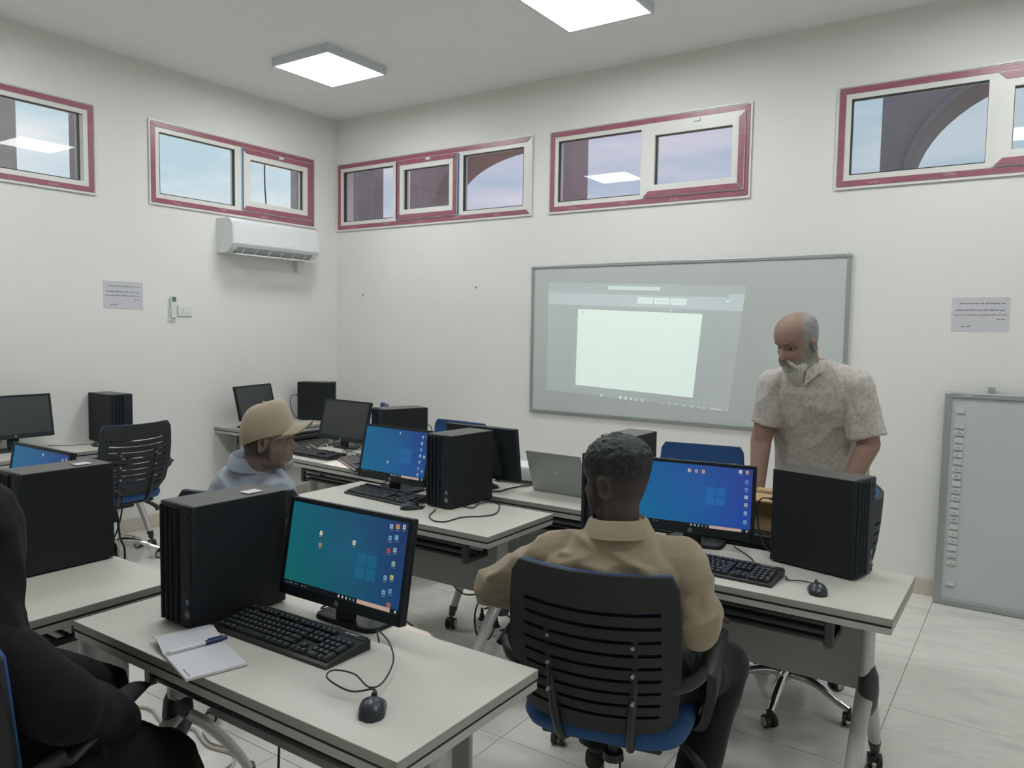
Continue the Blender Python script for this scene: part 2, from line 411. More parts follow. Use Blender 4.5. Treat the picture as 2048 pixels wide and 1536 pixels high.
# ---------------------------------------------------------------- windows
def trap(b, a0, a1, z0, z1, w, side, y0, y1, m=0, gap=0.002):
    """one mitred frame bar of width w on a side of the rectangle a0..a1 x z0..z1"""
    if side == 'b': p = [(a0+gap, z0), (a1-gap, z0), (a1-w-gap, z0+w), (a0+w+gap, z0+w)]
    if side == 't': p = [(a0+w+gap, z1-w), (a1-w-gap, z1-w), (a1-gap, z1), (a0+gap, z1)]
    if side == 'l': p = [(a0, z0+gap), (a0+w, z0+w+gap), (a0+w, z1-w-gap), (a0, z1-gap)]
    if side == 'r': p = [(a1-w, z0+w+gap), (a1, z0+gap), (a1, z1-gap), (a1-w, z1-w-gap)]
    b.prism(p, y1, y0, m, axis='y')
def window(n, loc, rz, L, lights, film, tint):
    """lights = [(a0, a1, kind, film_sides)]: pane openings measured along the frame"""
    Hh = WZ1-WZ0
    w = bpy.data.objects.new('window_%d' % n, None); COL.objects.link(w)
    w['kind'] = 'structure'; w.location = (loc[0], loc[1], WZ0); w.rotation_euler = (0, 0, rz)
    f = B()
    # outer frame bars, inner face stands 1 cm proud of the wall
    for s_ in 'bt': trap(f, 0, L, 0, Hh, 0.076, s_, -0.008, 0.06, gap=0)
    for s_ in 'lr': trap(f, 0, L, 0, Hh, 0.076, s_, -0.008, 0.06, gap=0)
    f.box((L/2, -0.011, -0.006), (L+0.02, 0.008, 0.012)); f.box((L/2, -0.011, Hh+0.004), (L+0.016, 0.008, 0.008))
    f.box((-0.005, -0.011, Hh/2), (0.010, 0.008, Hh)); f.box((L+0.005, -0.011, Hh/2), (0.010, 0.008, Hh))
    fr = f.build('window_frame', M_pvc, w)
    for s_ in film:
        g = B(); trap(g, 0.006, L-0.006, 0.006, Hh-0.006, 0.036, s_, -0.0125, -0.0075); g.build('protective_film', M_film, fr)
    g = B()
    vsx, fsx = text_mesh('TITTIN', 0.022, 0.2)
    for k in range(int(L/0.42)):
        T = Matrix.Translation((0.22+k*0.42, -0.0132, 0.022 + (0.004 if k % 2 else -0.004))) @ Matrix.Rotation(R(90), 4, 'X')
        g.add(vsx, fsx, 0, T)
    if 'b' in film: g.build('film_lettering', M_filmprint, fr, kind='stuff')
    for i, (a0, a1, kind, fs_) in enumerate(lights):
        if kind == 'sash':
            s0, s1, z0, z1 = a0-0.085, a1+0.085, 0.048, Hh-0.046
            g = B()
            for s_ in 'btlr': trap(g, s0, s1, z0, z1, 0.088, s_, -0.024, 0.05, gap=0)
            sh = g.build('sash', M_pvc, w)
            for s_ in fs_:
                g = B(); trap(g, s0+.004, s1-.004, z0+.004, z1-.004, 0.040, s_, -0.0285, -0.0235); g.build('protective_film', M_film, sh)
            B().box(((s0+s1)/2+.03, -0.030, z1-0.02), (0.05, 0.012, 0.022), bev=.003).build('latch', M_white, sh)
            pz0, pz1 = z0+0.085, z1-0.085
        else:
            pz0, pz1 = 0.078, Hh-0.076
        b = B(); t = 0.005   # black gasket round the pane
        for (x_, z_, dx, dz) in ((( a0+a1)/2, pz0+t/2, a1-a0, t), ((a0+a1)/2, pz1-t/2, a1-a0, t), (a0+t/2, (pz0+pz1)/2, t, pz1-pz0), (a1-t/2, (pz0+pz1)/2, t, pz1-pz0)):
            b.box((x_, 0.012, z_), (dx, 0.03, dz))
        b.build('gasket', M_gask, w)
        B().box(((a0+a1)/2, 0.022, (pz0+pz1)/2), (a1-a0, 0.006, pz1-pz0)).build('pane', glass_mat('window_glass_%d' % n, tint), w)
    # mullions between neighbouring lights
    for (a0, a1, k0_, _), (b0, b1, k1_, _2) in zip(lights, lights[1:]):
        mid0, mid1 = a1-0.002, b0+0.002
        B().box(((mid0+mid1)/2, 0.022, Hh/2), (mid1-mid0, 0.064, Hh-0.10)).build('mullion', M_pvc, w)
        if n in (2, 3): B().box((mid1-0.078 if k1_ == 'sash' else mid0+0.094, -0.0265 if k1_ == 'sash' else -0.0135, Hh/2), (0.012, 0.004, Hh-0.11)).build('film_edge', M_blue_strip, w)
    return w
LAV = (0.84, 0.82, 0.86); BLU = (0.72, 0.785, 0.81); CLR = (0.94, 0.955, 0.94)
window(1, (0, -4.55), R(90), 4.55-2.356, [(0.10, 1.25, 'fixed', ''), (1.33, 2.095, 'fixed', '')], 'btlr', CLR)
window(2, (0, -1.929), R(90), 1.633, [(0.079, 0.764, 'fixed', ''), (0.905, 1.50, 'sash', 'btr')], 'btlr', CLR)
window(3, (0.02, 0), 0, 2.242, [(0.082, 0.728, 'fixed', ''), (0.862, 1.402, 'sash', 'btlr'), (1.54, 2.163, 'fixed', '')], 'btl', LAV)
window(4, (2.44, 0), 0, 1.60, [(0.075, 0.79, 'fixed', ''), (0.90, 1.482, 'sash', 'br')], 'btlr', LAV)
window(5, (4.603, 0), 0, 2.197, [(0.079, 0.823, 'fixed', ''), (0.945, 1.55, 'sash', 'bt'), (1.63, 2.11, 'fixed', '')], 'btl', BLU)

# ---------------------------------------------------------------- outside
B().box((1, 0, -0.45), (60, 60, 0.5)).build('ground', M_earth, kind='structure')
def arch_pier(label, x_, w, ext=None, arch=None, y=2.0, rz=0, loc=None, top=4.6, th=0.45, m=None):
    """square pier with an optional half arch springing to one side"""
    t = thing('arcade_pier', label, 'pillar', loc or (x_, y, 0), rz)
    B().box((w/2, 0, top/2-0.1), (w, th, top+0.2)).build('shaft', m or M_ext, t)
    if arch:
        r, zs, zt = arch     # radius, springing height, top
        pts = [(w-0.001, zs-0.1), (w-0.001, zt)]
        pts = [(w, zt), (w, zs)]
        for i in range(17):
            a = math.pi*(1 - i/32)
            pts.append((w + r + r*math.cos(a), zs + ext*math.sin(a)))
        pts.append((w+r, zt))
        B().prism(pts, -th/2, th/2, 0, axis='y').build('arch', m or M_ext, t)
        rim = [(w + r + (r+.0)*math.cos(math.pi*(1-i/32)), -th/2-0.015, zs + ext*math.sin(math.pi*(1-i/32))+.03) for i in range(17)]
        B().tube(rim, 0.035, sub=1, seg=6).build('moulding', m or M_ext, t)
    return t
arch_pier('brown pier outside, seen through the left pane of the three-pane window', -2.25, 0.74, m=M_conc)
arch_pier('brown pier with arch springing right, seen through the middle sash', -0.64, 0.40, 0.55, (1.16, 3.10, 4.4))
arch_pier('narrow brown pier seen in the left pane of the two-pane front window', 1.18, 0.37)
arch_pier('grey-brown pier and arch seen through the rightmost front window', 4.565, 0.20, 0.85, (1.10, 2.86, 4.4))
arch_pier('dark pier outside at the far left edge of the leftmost window', 0, 0.45, rz=R(90), loc=(-2.0, -2.55, 0), m=M_conc)
arch_pier('slim grey pier at the right side of the leftmost window', 0, 0.09, rz=R(90), loc=(-2.0, -1.515, 0), th=.1, m=M_conc)
arch_pier('slim grey pier at the right side of the window above the air conditioner', 0, 0.15, rz=R(90), loc=(-2.0, 1.145, 0), th=.1, m=M_conc)
tag(B().tube([(-2, .72, -0.2), (-2, .70, 2.6), (-2, .735, 3.0), (-2, .715, 3.4), (-2, .73, 4.4)], 0.008).build('standing_cable', M_cord), 'thin dark cable standing on the ground outside the window above the air conditioner', 'cable')  # lower run added down to the ground as the cable's support
c_ = B().box((0.86, 2.4, 3.72), (0.9, 0.3, 0.10), rot=(0, R(24), 0)).build('roof_beam', M_pvc)
tag(c_, 'pale sloping roof edge seen in the right pane of the three-pane window', 'beam')

# ---------------------------------------------------------------- ceiling lights
def ceiling_light(label, x_, y_):
    t = thing('ceiling_light', label, 'lamp', (x_, y_, H), 0, 'square ceiling panel lights')
    b = B(); s_ = 0.30; h = 0.062
    for (cx, cy, dx, dy) in ((0, s_-.008, 2*s_, .016), (0, -s_+.008, 2*s_, .016), (s_-.008, 0, .016, 2*s_-.032), (-s_+.008, 0, .016, 2*s_-.032)):
        b.box((cx, cy, -h/2), (dx, dy, h))
    b.box((0, 0, -0.008), (2*s_-.03, 2*s_-.03, 0.014))
    b.build('housing', M_lampbody, t)
    B().box((0, 0, -h+0.004), (2*s_-.034, 2*s_-.034, 0.006)).build('diffuser', M_lamp, t)
ceiling_light('square white ceiling light above the left wall corner, nearest the air conditioner', 1.20, -1.19)
ceiling_light('square white ceiling light cut by the top edge above the whiteboard', 3.40, -1.18)
ceiling_light('ceiling light out of view to the right of the whiteboard', 5.60, -1.18)
for k, x_ in enumerate((1.2, 3.4, 5.6)):
    for j, y_ in enumerate((-3.5,)):
        ceiling_light('ceiling light out of view in the %s row, %s place' % (('middle', 'back')[j], ('left', 'central', 'right')[k]), x_, y_)

# ================================================================ WALL FITTINGS
# air conditioner
ac = thing('air_conditioner', 'white wall-mounted split air conditioner below the two-pane left window', 'air conditioner', (0.0, -1.345, 2.212), R(90))
W_, D_, H_ = 0.92, 0.215, 0.285
prof = [(0, 0.0), (0, H_), (-0.15, H_), (-0.19, H_-0.02), (-D_, H_-0.06), (-D_-0.004, 0.07), (-0.185, 0.03), (-0.12, 0.0)]
b = B()
b.prism([(p[0], p[1]) for p in prof], 0.0, W_, 0, axis='x').build('body', M_ac, ac)
B().box((W_/2+.0, -D_-0.004, 0.165), (W_-0.02, 0.006, 0.18), bev=.002).build('front_panel', M_ac, ac)
B().box((W_/2, -0.17, 0.024), (W_-0.12, 0.075, 0.012), rot=(R(-38), 0, 0)).build('air_outlet', M_acdark, ac)
for i in range(6):
    B().box((0.13+i*0.132, -0.165, 0.022), (0.008, 0.07, 0.022), rot=(R(-38), 0, 0)).build('vane', M_ac, ac)
B().box((W_/2, -0.20, -0.012), (W_-0.10, 0.055, 0.005), rot=(R(14), 0, 0), bev=.002).build('louvre', M_ac, ac)
B().box((0.62, -D_-0.009, 0.092), (0.012, 0.002, 0.008)).build('badge', M_logo, ac)
B().box((0.83, -0.04, -0.055), (0.035, 0.04, 0.11), bev=.008).build('pipe_cover', M_wall, ac)
# remote control in its holder, and a switch plate
rm = thing('remote_holder', 'white remote control in a small wall holder beside the switch plate', 'remote control', (0.0, -1.765, 1.63), R(90))
B().box((0, -0.007, 0.055), (0.056, 0.014, 0.11), bev=.004).build('holder', M_white, rm)
r_ = B().box((0.006, -0.021, 0.115), (0.044, 0.018, 0.175), bev=.005).build('remote', M_white, rm)
B().box((0.006, -0.031, 0.176), (0.034, 0.002, 0.035)).build('display', M_green, r_)
for i in range(3):
    for j in range(2): B().box((-.004+j*.02, -0.031, 0.135-i*.02), (0.01, 0.002, 0.008)).build('button', M_ac, r_)
sw = thing('switch_plate', 'white double switch plate on the left wall beside the remote', 'switch', (0.0, -1.65, 1.675), R(90))
B().box((0, -0.005, 0.04), (0.125, 0.010, 0.086), bev=.003).build('plate', M_white, sw)
B().box((0, -0.011, 0.045), (0.045, 0.006, 0.05), bev=.002).build('rocker', M_pvc, sw)
# paper notices
ARL = [[(.36, .93)], [(.05, .99)], [(.03, .99)], [(.80, .98)], [(.16, .36)]]
def notice(label, loc, rz, w, h):
    t = thing('notice', label, 'notice', loc, rz)
    B().box((w/2, -0.0012, h/2), (w, 0.0015, h)).build('sheet', M_paper, t)
    rnd = random.Random(3)
    b = B()
    zs = [0.80, 0.60, 0.46, 0.33, 0.12]; spans = [(.13, .87), (.07, .88), (.05, .93), (.78, .93), (.17, .34)]
    for z_, (a, c) in zip(zs, spans):
        x = a*w
        while x < c*w:
            l = rnd.uniform(.010, .026); zz = z_*h + h*.02
            pts = [(x+l*k/6, -0.0024, zz + rnd.uniform(-.0022, .0025)) for k in range(7)]
            b.tube(pts, 0.0016, sub=1, seg=4)
            if rnd.random() < .7: b.box((x+l*.5, -0.0024, zz+rnd.choice((-.006, .006))), (.002, .001, .002))
            if rnd.random() < .6: b.box((x+l*.9, -0.0024, zz+.004), (.0022, .001, .010))
            x += l+rnd.uniform(.003, .008)
    b.build('lettering', M_ink, t, kind='stuff')
notice('printed paper notice taped to the left wall beside the remote control', (0, -2.307, 1.717), R(90), 0.305, 0.205)
notice('printed paper notice taped above the standing interactive board', (5.294, 0, 1.638), 0, 0.297, 0.200)
for px, pz, lab in ((0.36, 1.918, 'small wall plug hole nearest the room corner'), (1.715, 1.965, 'larger wall plug hole nearer the whiteboard')):
    t = thing('wall_anchor', lab, 'screw', (px, 0, pz))
    B().cyl((0, 0.0, 0), (0, -0.004, 0), 0.012, seg=12).build('plug', M_white, t)
    B().cyl((0, -0.003, 0), (0, -0.012, 0), 0.006, seg=8).build('screw', M_steel, t)

# ---------------------------------------------------------------- whiteboard with projection
wb = thing('whiteboard', 'large framed whiteboard on the front wall with a projected document', 'whiteboard', (2.291, 0, 0.938))
BW, BH = 2.43, 1.187
B().box((BW/2, -0.010, BH/2), (BW-.02, 0.012, BH-.02)).build('writing_surface', M_board, wb)
for nm, c, d in (('frame', (BW/2, -0.013, BH-0.012), (BW-.05, .022, .024)), ('frame', (BW/2, -0.013, 0.012), (BW-.05, .022, .024)),
             ('frame', (0.012, -0.013, BH/2), (.024, .022, BH-.05)), ('frame', (BW-0.012, -0.013, BH/2), (.024, .022, BH-.05))):
    B().box(c, d, bev=.004).build(nm, M_alu, wb)
for cx in (0.014, BW-0.014):
    for cz in (0.014, BH-0.014): B().box((cx, -0.014, cz), (.034, .027, .034), bev=.009).build('frame_corner', M_alu, wb)
# the projected image: corners in board coordinates (keystone), content laid out in u, v
PC = [(2.454, 1.125), (3.955, 1.058), (4.050, 1.932), (2.452, 1.992)]   # bl, br, tr, tl in world x, z
def pj(u, v, d=0.0):
    bl, br, tr, tl = PC
    x = (bl[0]*(1-u)+br[0]*u)*(1-v) + (tl[0]*(1-u)+tr[0]*u)*v
    z = (bl[1]*(1-u)+br[1]*u)*(1-v) + (tl[1]*(1-u)+tr[1]*u)*v
    return (x-2.291, -0.0170-d, z-0.938)
def pq(b, u0, v0, u1, v1, col, d=0.0):
    b.quad([pj(u0, v0, d), pj(u1, v0, d), pj(u1, v1, d), pj(u0, v1, d)], col=col)
b = B()
G = 14
for i in range(G):
    for j in range(8):
        u0, u1, v0, v1 = i/G, (i+1)/G, j/8, (j+1)/8
        u = (i+.5)/G
        pq(b, u0, v0, u1, v1, (0.035+.0*u, 0.06-.02*u, 0.058+.012*(1-u)))
pq(b, 0, .80, 1, .905, (0.13, 0.165, 0.19), .0002)
pq(b, .93, .905, 1, .935, (0.13, 0.165, 0.19), .0002)
pq(b, .335, .945, .605, .978, (0.23, 0.30, 0.29), .0003)
for k in range(3): pq(b, .495+k*.083, .832, .572+k*.083, .886, (0.33, 0.42, 0.39), .0004)
pq(b, .175, .075, .765+.055, .765, (0.36, 0.45, 0.40), .0003)
rnd = random.Random(5)
for (u0, u1, v, sp) in ((.02, .60, .92, .02), (.03, .1, .962, .02), (.18, .27, .962, .02), (.01, .45, .80+.075, .018), (.01, .46, .83, .018), (.82, .98, .87, .02), (.82, .98, .83, .02), (.22, .7, .785, .03), (.02, .45, .055, .02), (.70, .98, .045, .02)):
    u = u0
    while u < u1:
        l = rnd.uniform(.006, sp); c = 0.12 if v > .9 or v < .1 or .78 < v < .8 else .05
        pq(b, u, v-.004, u+l, v+.004, (c*1.0, c*1.1, c*1.1) if c > .06 else (.09, .12, .14), .0005); u += l+rnd.uniform(.004, .02)
for k, u in enumerate((.325, .432, .462, .492, .522, .552)): pq(b, u, -.006, u+.014, .018, ((.25, .3, .33), (.38, .40, .38), (.36, .36, .30), (.2, .34, .36), (.15, .25, .36), (.2, .3, .4))[k], .0005)
pq(b, .375, .002, .40, .010, (.1, .12, .12), .0005)
for u, w in ((.66, .01), (.70, .01), (.73, .012), (.77, .018), (.81, .022), (.845, .016), (.87, .02), (.91, .06), (.985, .008)): pq(b, u, -.006, u+w, .010, (.17, .20, .20), .0005)
pq(b, .915, .852, .94, .89, (.04, .12, .22), .0006); pq(b, .920, .866, .935, .88, (.4, .45, .45), .0007)
for u in (.505, .590, .672):
    for k in range(4): pq(b, u+.003+k*.014, .855, u+.013+k*.014, .861, (.16, .2, .2), .0006)
pq(b, .20, .725, .208, .745, (.1, .2, .2), .0005); pq(b, .69, .60, .692, .63, (.22, .3, .3), .0005)
pq(b, .66, .777, .67, .79, (.3, .35, .35), .0005)
b.build('projected_image', M_proj, wb, label='projected word processor window with a blank page')
# ---------------------------------------------------------------- interactive board leaning on the wall
ib = thing('interactive_board', 'grey-framed interactive whiteboard standing on the floor against the wall', 'whiteboard', (5.289, -0.115, 0.0))
ib.rotation_euler = (R(-3.4), 0, 0)
IW, IH = 1.75, 1.275
B().box((IW/2, 0.0, IH/2), (IW-.04, 0.028, IH-.04)).build('board_face', M_board2, ib)
for c, d in (((IW/2, -0.006, IH-0.018), (IW-.06, .040, .036)), ((IW/2, -0.006, 0.018), (IW-.06, .040, .036)), ((0.019, -0.006, IH/2), (.038, .040, IH-.06)), ((IW-0.019, -0.006, IH/2), (.038, .040, IH-.06))):
    B().box(c, d, bev=.006).build('frame', M_alu, ib)
for cx in (0.022, IW-0.022):
    for cz in (0.022, IH-0.022): B().box((cx, -0.006, cz), (.046, .042, .046), bev=.012).build('frame_corner', M_alu, ib)
B().box((0.235, 0.012, IH+0.02), (0.035, 0.025, 0.045), bev=.004).build('hanging_bracket', M_alu, ib)
B().box((0.12, -0.027, IH-0.017), (0.05, 0.002, 0.010)).build('badge', M_logo, ib)
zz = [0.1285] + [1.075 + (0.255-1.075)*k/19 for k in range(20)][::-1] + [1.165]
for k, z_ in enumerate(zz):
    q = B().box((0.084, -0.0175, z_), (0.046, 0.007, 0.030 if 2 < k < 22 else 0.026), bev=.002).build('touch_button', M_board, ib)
    B().box((0.086, -0.0175, z_-0.0165), (0.042, 0.006, 0.004)).build('button_shade_strip', M_acdark, q)  # dark strip standing in for the shade under each button
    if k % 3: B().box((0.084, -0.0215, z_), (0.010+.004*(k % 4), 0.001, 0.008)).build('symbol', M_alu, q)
# ================================================================ TRAINING TABLES (user side is local -y)
def make_caster(parent, c, r=0.030, hub=True, yaw=0.0):
    M = Matrix.Translation(c) @ Matrix.Rotation(yaw, 4, 'Z')
    k = B()
    k.box((0, 0, r+0.012), (0.018, 0.040, 0.030), M=M, bev=.006)
    k.cyl((0, 0, r+.02), (0, 0, r+.05), 0.008, m=0, M=M, seg=8)
    cs = k.build('caster', M_hub, parent, smooth=40)
    for s in (-1, 1):
        w = B()
        w.cyl((s*0.009, 0, r), (s*0.024, 0, r), r, m=0, M=M, seg=18)
        w.cyl((s*0.024, 0, r), (s*0.0265, 0, r), r*.68, m=1, M=M, seg=14)
        w.build('wheel', [M_wheel, M_whub], cs, smooth=40)
    return cs
def make_table(label, loc, rz, L=1.25, group='white training tables', plain=False):
    t = thing('training_table', label, 'table', (loc[0], loc[1], 0), rz, group)
    h = L/2; D = 0.26
    b = B(); b.box((0, 0, 0.738), (L, 2*D, 0.024), bev=.0025)
    for i, f in enumerate(b.f):   # banded edges are greyer than the top
        pass
    o = b.build('tabletop', [M_top, M_edge], t)
    for p in o.data.polygons:
        if abs(p.normal.z) < .5: p.material_index = 1
    B().box((0, 0, 0.723), (L-.008, 2*D-.008, 0.0075)).build('gap_strip', M_gap, t)
    b = B()
    for c, d in (((0, -D+.012, .709), (L-.006, .02, .020)), ((0, D-.012, .709), (L-.006, .02, .020)), ((-h+.013, 0, .709), (.02, 2*D-.04, .020)), ((h-.013, 0, .709), (.02, 2*D-.04, .020))):
        b.box(c, d)
    b.build('under_rail', M_rail, t)
    if plain:      # added support table; four plain square legs, all in its left part
        for x, y in ((-h+.03, -D+.03), (-h+.03, D-.03), (-.13, D-.03), (-.13, -D+.03)):
            B().box((x, y, .35), (.032, .032, .70), bev=.003).build('leg', M_leg, t)
        return t
    B().box((0, 0.115, 0.525), (L-0.20, 0.014, 0.35), bev=.003).build('modesty_panel', M_panel, t)
    # book basket of black tubes
    bw = h-.20
    for k in range(7):
        y = (-0.152, -0.150, -0.146, -0.140, -0.105, -0.060, -0.015)[k]; z = (0.688, 0.657, 0.626, 0.596, 0.588, 0.588, 0.588)[k]
        B().cyl((-bw, y, z), (bw, y, z), 0.0098, seg=8).build('basket_bar', M_basket, t, smooth=50)
    for s in (-1, 1):
        b = B()
        b.box((s*bw, -0.075, 0.585), (0.020, 0.165, 0.022), bev=.003)
        b.box((s*bw, -0.148, 0.642), (0.030, 0.022, 0.125), bev=.004)
        b.box((s*bw, 0.000, 0.642), (0.020, 0.016, 0.13), bev=.003)
        b.box((s*(bw+.04), -0.148, 0.690), (0.016, 0.016, 0.045), bev=.003)
        b.build('basket_bracket', M_basket, t)
    for s in (-1, 1):
        x = s*(h-0.105)
        b = B()
        rings = []
        for z, w, d in ((0.695, .052, .030), (0.60, .050, .030), (0.45, .050, .030), (0.36, .044, .028)):
            rings.append([(x + math.cos(2*math.pi*k/16)*d*.75, math.sin(2*math.pi*k/16)*w*.75, z) for k in range(16)])
        b.loft(rings)
        b.box((x, 0, 0.692), (0.07, 0.30, 0.014), bev=.004)
        b.build('leg_column', M_leg, t, smooth=40)
        b = B()
        prof = [(0.0, .022, .030), (.03, .036, .046), (.08, .040, .050), (.13, .036, .044), (.165, .020, .026)]
        rings = []
        for z, a, c in prof:
            rings.append([(x + s*.008 + math.cos(2*math.pi*k/16)*a*.85, math.sin(2*math.pi*k/16)*c, 0.325+z) for k in range(16)])
        b.loft(rings)
        b.build('folding_joint', M_hub, t, smooth=40)
        for sy in (-1, 1):
            b = B()
            p = [(x, sy*.01, 0.40), (x, sy*.09, 0.33), (x, sy*.20, 0.19), (x, sy*.262, 0.085)]
            b.tube(p, 0.025, seg=12, flat=.7, rads=(.030, .020))
            lg = b.build('leg', M_leg, t, smooth=50)
            B().cyl((x, sy*.250, 0.112), (x, sy*.268, 0.066), 0.023, 0.016, seg=12).build('foot_cap', M_hub, lg, smooth=40)
            make_caster(t, (x, sy*.272, 0.0), r=0.028, yaw=R(15*s*sy))
    return t
TA = make_table('white folding training table nearest the camera with tower, monitor, keyboard and notepad', (4.117, -4.012), 0)
def tab(label, loc, rz, **k): return dup(TA, (loc[0], loc[1], 0), rz, label, 'white training tables')
TB = tab('white training table in the middle with computer, beside the man in the cap', (3.282, -2.562), 0)
TC = tab('white training table on the right in front of the man in the beige shirt', (4.795, -2.572), 0)
TD = tab('white training table at the left edge behind the black-robed person', (2.775, -4.125), 0)
TE = tab('white training table with the open silver laptop on it', (3.725, -1.905), 0)
TG = tab('white training table with a dark monitor and two keyboards behind the man in the cap', (2.17, -1.80), R(-4))
TH = tab('white training table along the left wall with a dark monitor at the photo edge', (0.25, -2.79), R(90))
TF = tab('white training table in the room corner below the air conditioner', (0.25, -0.765), R(90))
make_table('white shorter table added to hold the cardboard box, behind the right-hand table', (4.745, -1.94), 0, L=0.76, group='white training tables', plain=True)

# ================================================================ COMPUTERS
HPV, HPF = text_mesh('hp', 0.020, 0.35, bold=0.0004)
def hp_badge(b, M, r=0.012, m=0):
    """round badge with two slanted letters, in the local xy plane of M"""
    n = 24
    for i in range(n):
        a0, a1 = 2*math.pi*i/n, 2*math.pi*(i+1)/n
        b.add([(r*math.cos(a0), r*math.sin(a0), .0006), (r*math.cos(a1), r*math.sin(a1), .0006), (r*.86*math.cos(a1), r*.86*math.sin(a1), .0006), (r*.86*math.cos(a0), r*.86*math.sin(a0), .0006)], [(0, 1, 2, 3)], m, M)
    s = r/0.014
    b.add([(v.x*s*.95, v.y*s*.95+.0005, v.z*.5+.0006) for v in HPV], HPF, m, M)
# local frame of a tower: front is -y, origin at the base centre
TW, TDp, TH_ = 0.158, 0.315, 0.350
def make_tower(label, loc, rz, group='black tower computers', cable=True, top_sticker=False, z=0.75):
    t = thing('tower_computer', label, 'computer', (loc[0], loc[1], z), rz, group)
    b = B()
    b.box((0, 0.006, 0.003+TH_/2), (TW, TDp-.012, TH_-.004), bev=.004)
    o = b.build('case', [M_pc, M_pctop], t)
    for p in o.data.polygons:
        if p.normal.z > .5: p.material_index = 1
    # front bezel: ribs on the left two thirds, plain strip on the right
    b = B(); b.box((0, -TDp/2+.008, 0.003+TH_/2), (TW+.0006, .017, TH_-.0035), bev=.006)
    bz = b.build('front_bezel', M_pcf, t, smooth=50)
    for k in range(4):
        x = -TW/2+.016+k*.0235
        b = B()
        b.cyl((x, -TDp/2-.001, 0.012), (x, -TDp/2-.001, TH_-.008), 0.0094, seg=10, flat=.75)
        b.build('rib', M_pcf, bz, smooth=60)
    M = Matrix.Translation((TW/2-.022, -TDp/2-.0016, 0.045)) @ Matrix.Rotation(R(90), 4, 'X')
    b = B(); hp_badge(b, M, 0.0115); b.build('round_badge', M_logo, bz)
    b = B(); b.box((TW/2-.022, -TDp/2-.0012, 0.080), (0.014, .0008, 0.016), col=(.05, .19, .36)); b.box((TW/2-.022, -TDp/2-.0018, 0.084), (0.010, .0004, 0.0035), col=(.4, .5, .6)); b.box((TW/2-.022, -TDp/2-.0018, 0.075), (0.006, .0004, 0.004), col=(.35, .45, .6))
    b.build('processor_sticker', M_vcol, bz)
    B().cyl((TW/2-.022, -TDp/2, TH_-.03), (TW/2-.022, -TDp/2-.003, TH_-.03), .008, seg=14).build('power_button', M_pcf, bz)
    for k in range(2): B().box((TW/2-.022, -TDp/2-.001, TH_-.06-.018*k), (.013, .0015, .006)).build('usb_port', M_gap, bz)
    # rear panel
    b = B(); b.box((0, TDp/2+.001, 0.004+TH_/2), (TW-.014, .003, TH_-.014), bev=.001)
    rp = b.build('rear_panel', M_metalback, t)
    b = B()
    for k in range(3): b.box((-.035+.012*(k % 2), TDp/2+.003, .21+k*.022), (.016, .003, .008))
    b.box((.02, TDp/2+.003, .10), (.08, .003, .010)); b.box((.02, TDp/2+.003, .075), (.08, .003, .010))
    b.box((-.04, TDp/2+.003, .30), (.04, .003, .028)); b.build('ports', M_gap, rp)
    b = B()
    for k in range(4):
        for j in range(6): b.box((.005+j*.010, TDp/2+.003, .24+k*.014), (.006, .002, .009))
    b.build('fan_grille', M_gap, rp)
    for sx in (-1, 1):
        for sy in (-1, 1): B().cyl((sx*.055, sy*.12, 0), (sx*.055, sy*.12, .007), .012, seg=10).build('foot', M_cord, t)
    if cable:
        b = B()
        b.box((-.03, TDp/2+.018, .225), (.018, .03, .010), bev=.002)
        b.tube([(-.03, TDp/2+.03, .225), (-.03, TDp/2+.075, .215), (-.028, TDp/2+.088, .15), (-.03, TDp/2+.060, .05), (-.03, TDp/2+.012, .012)], .003, seg=6)
        b.build('cable', M_cord, t, smooth=60)
    if top_sticker:
        B().box((.03, .07, TH_+.0035), (.045, .055, .0006)).build('top_sticker', M_paper, t)
    return t
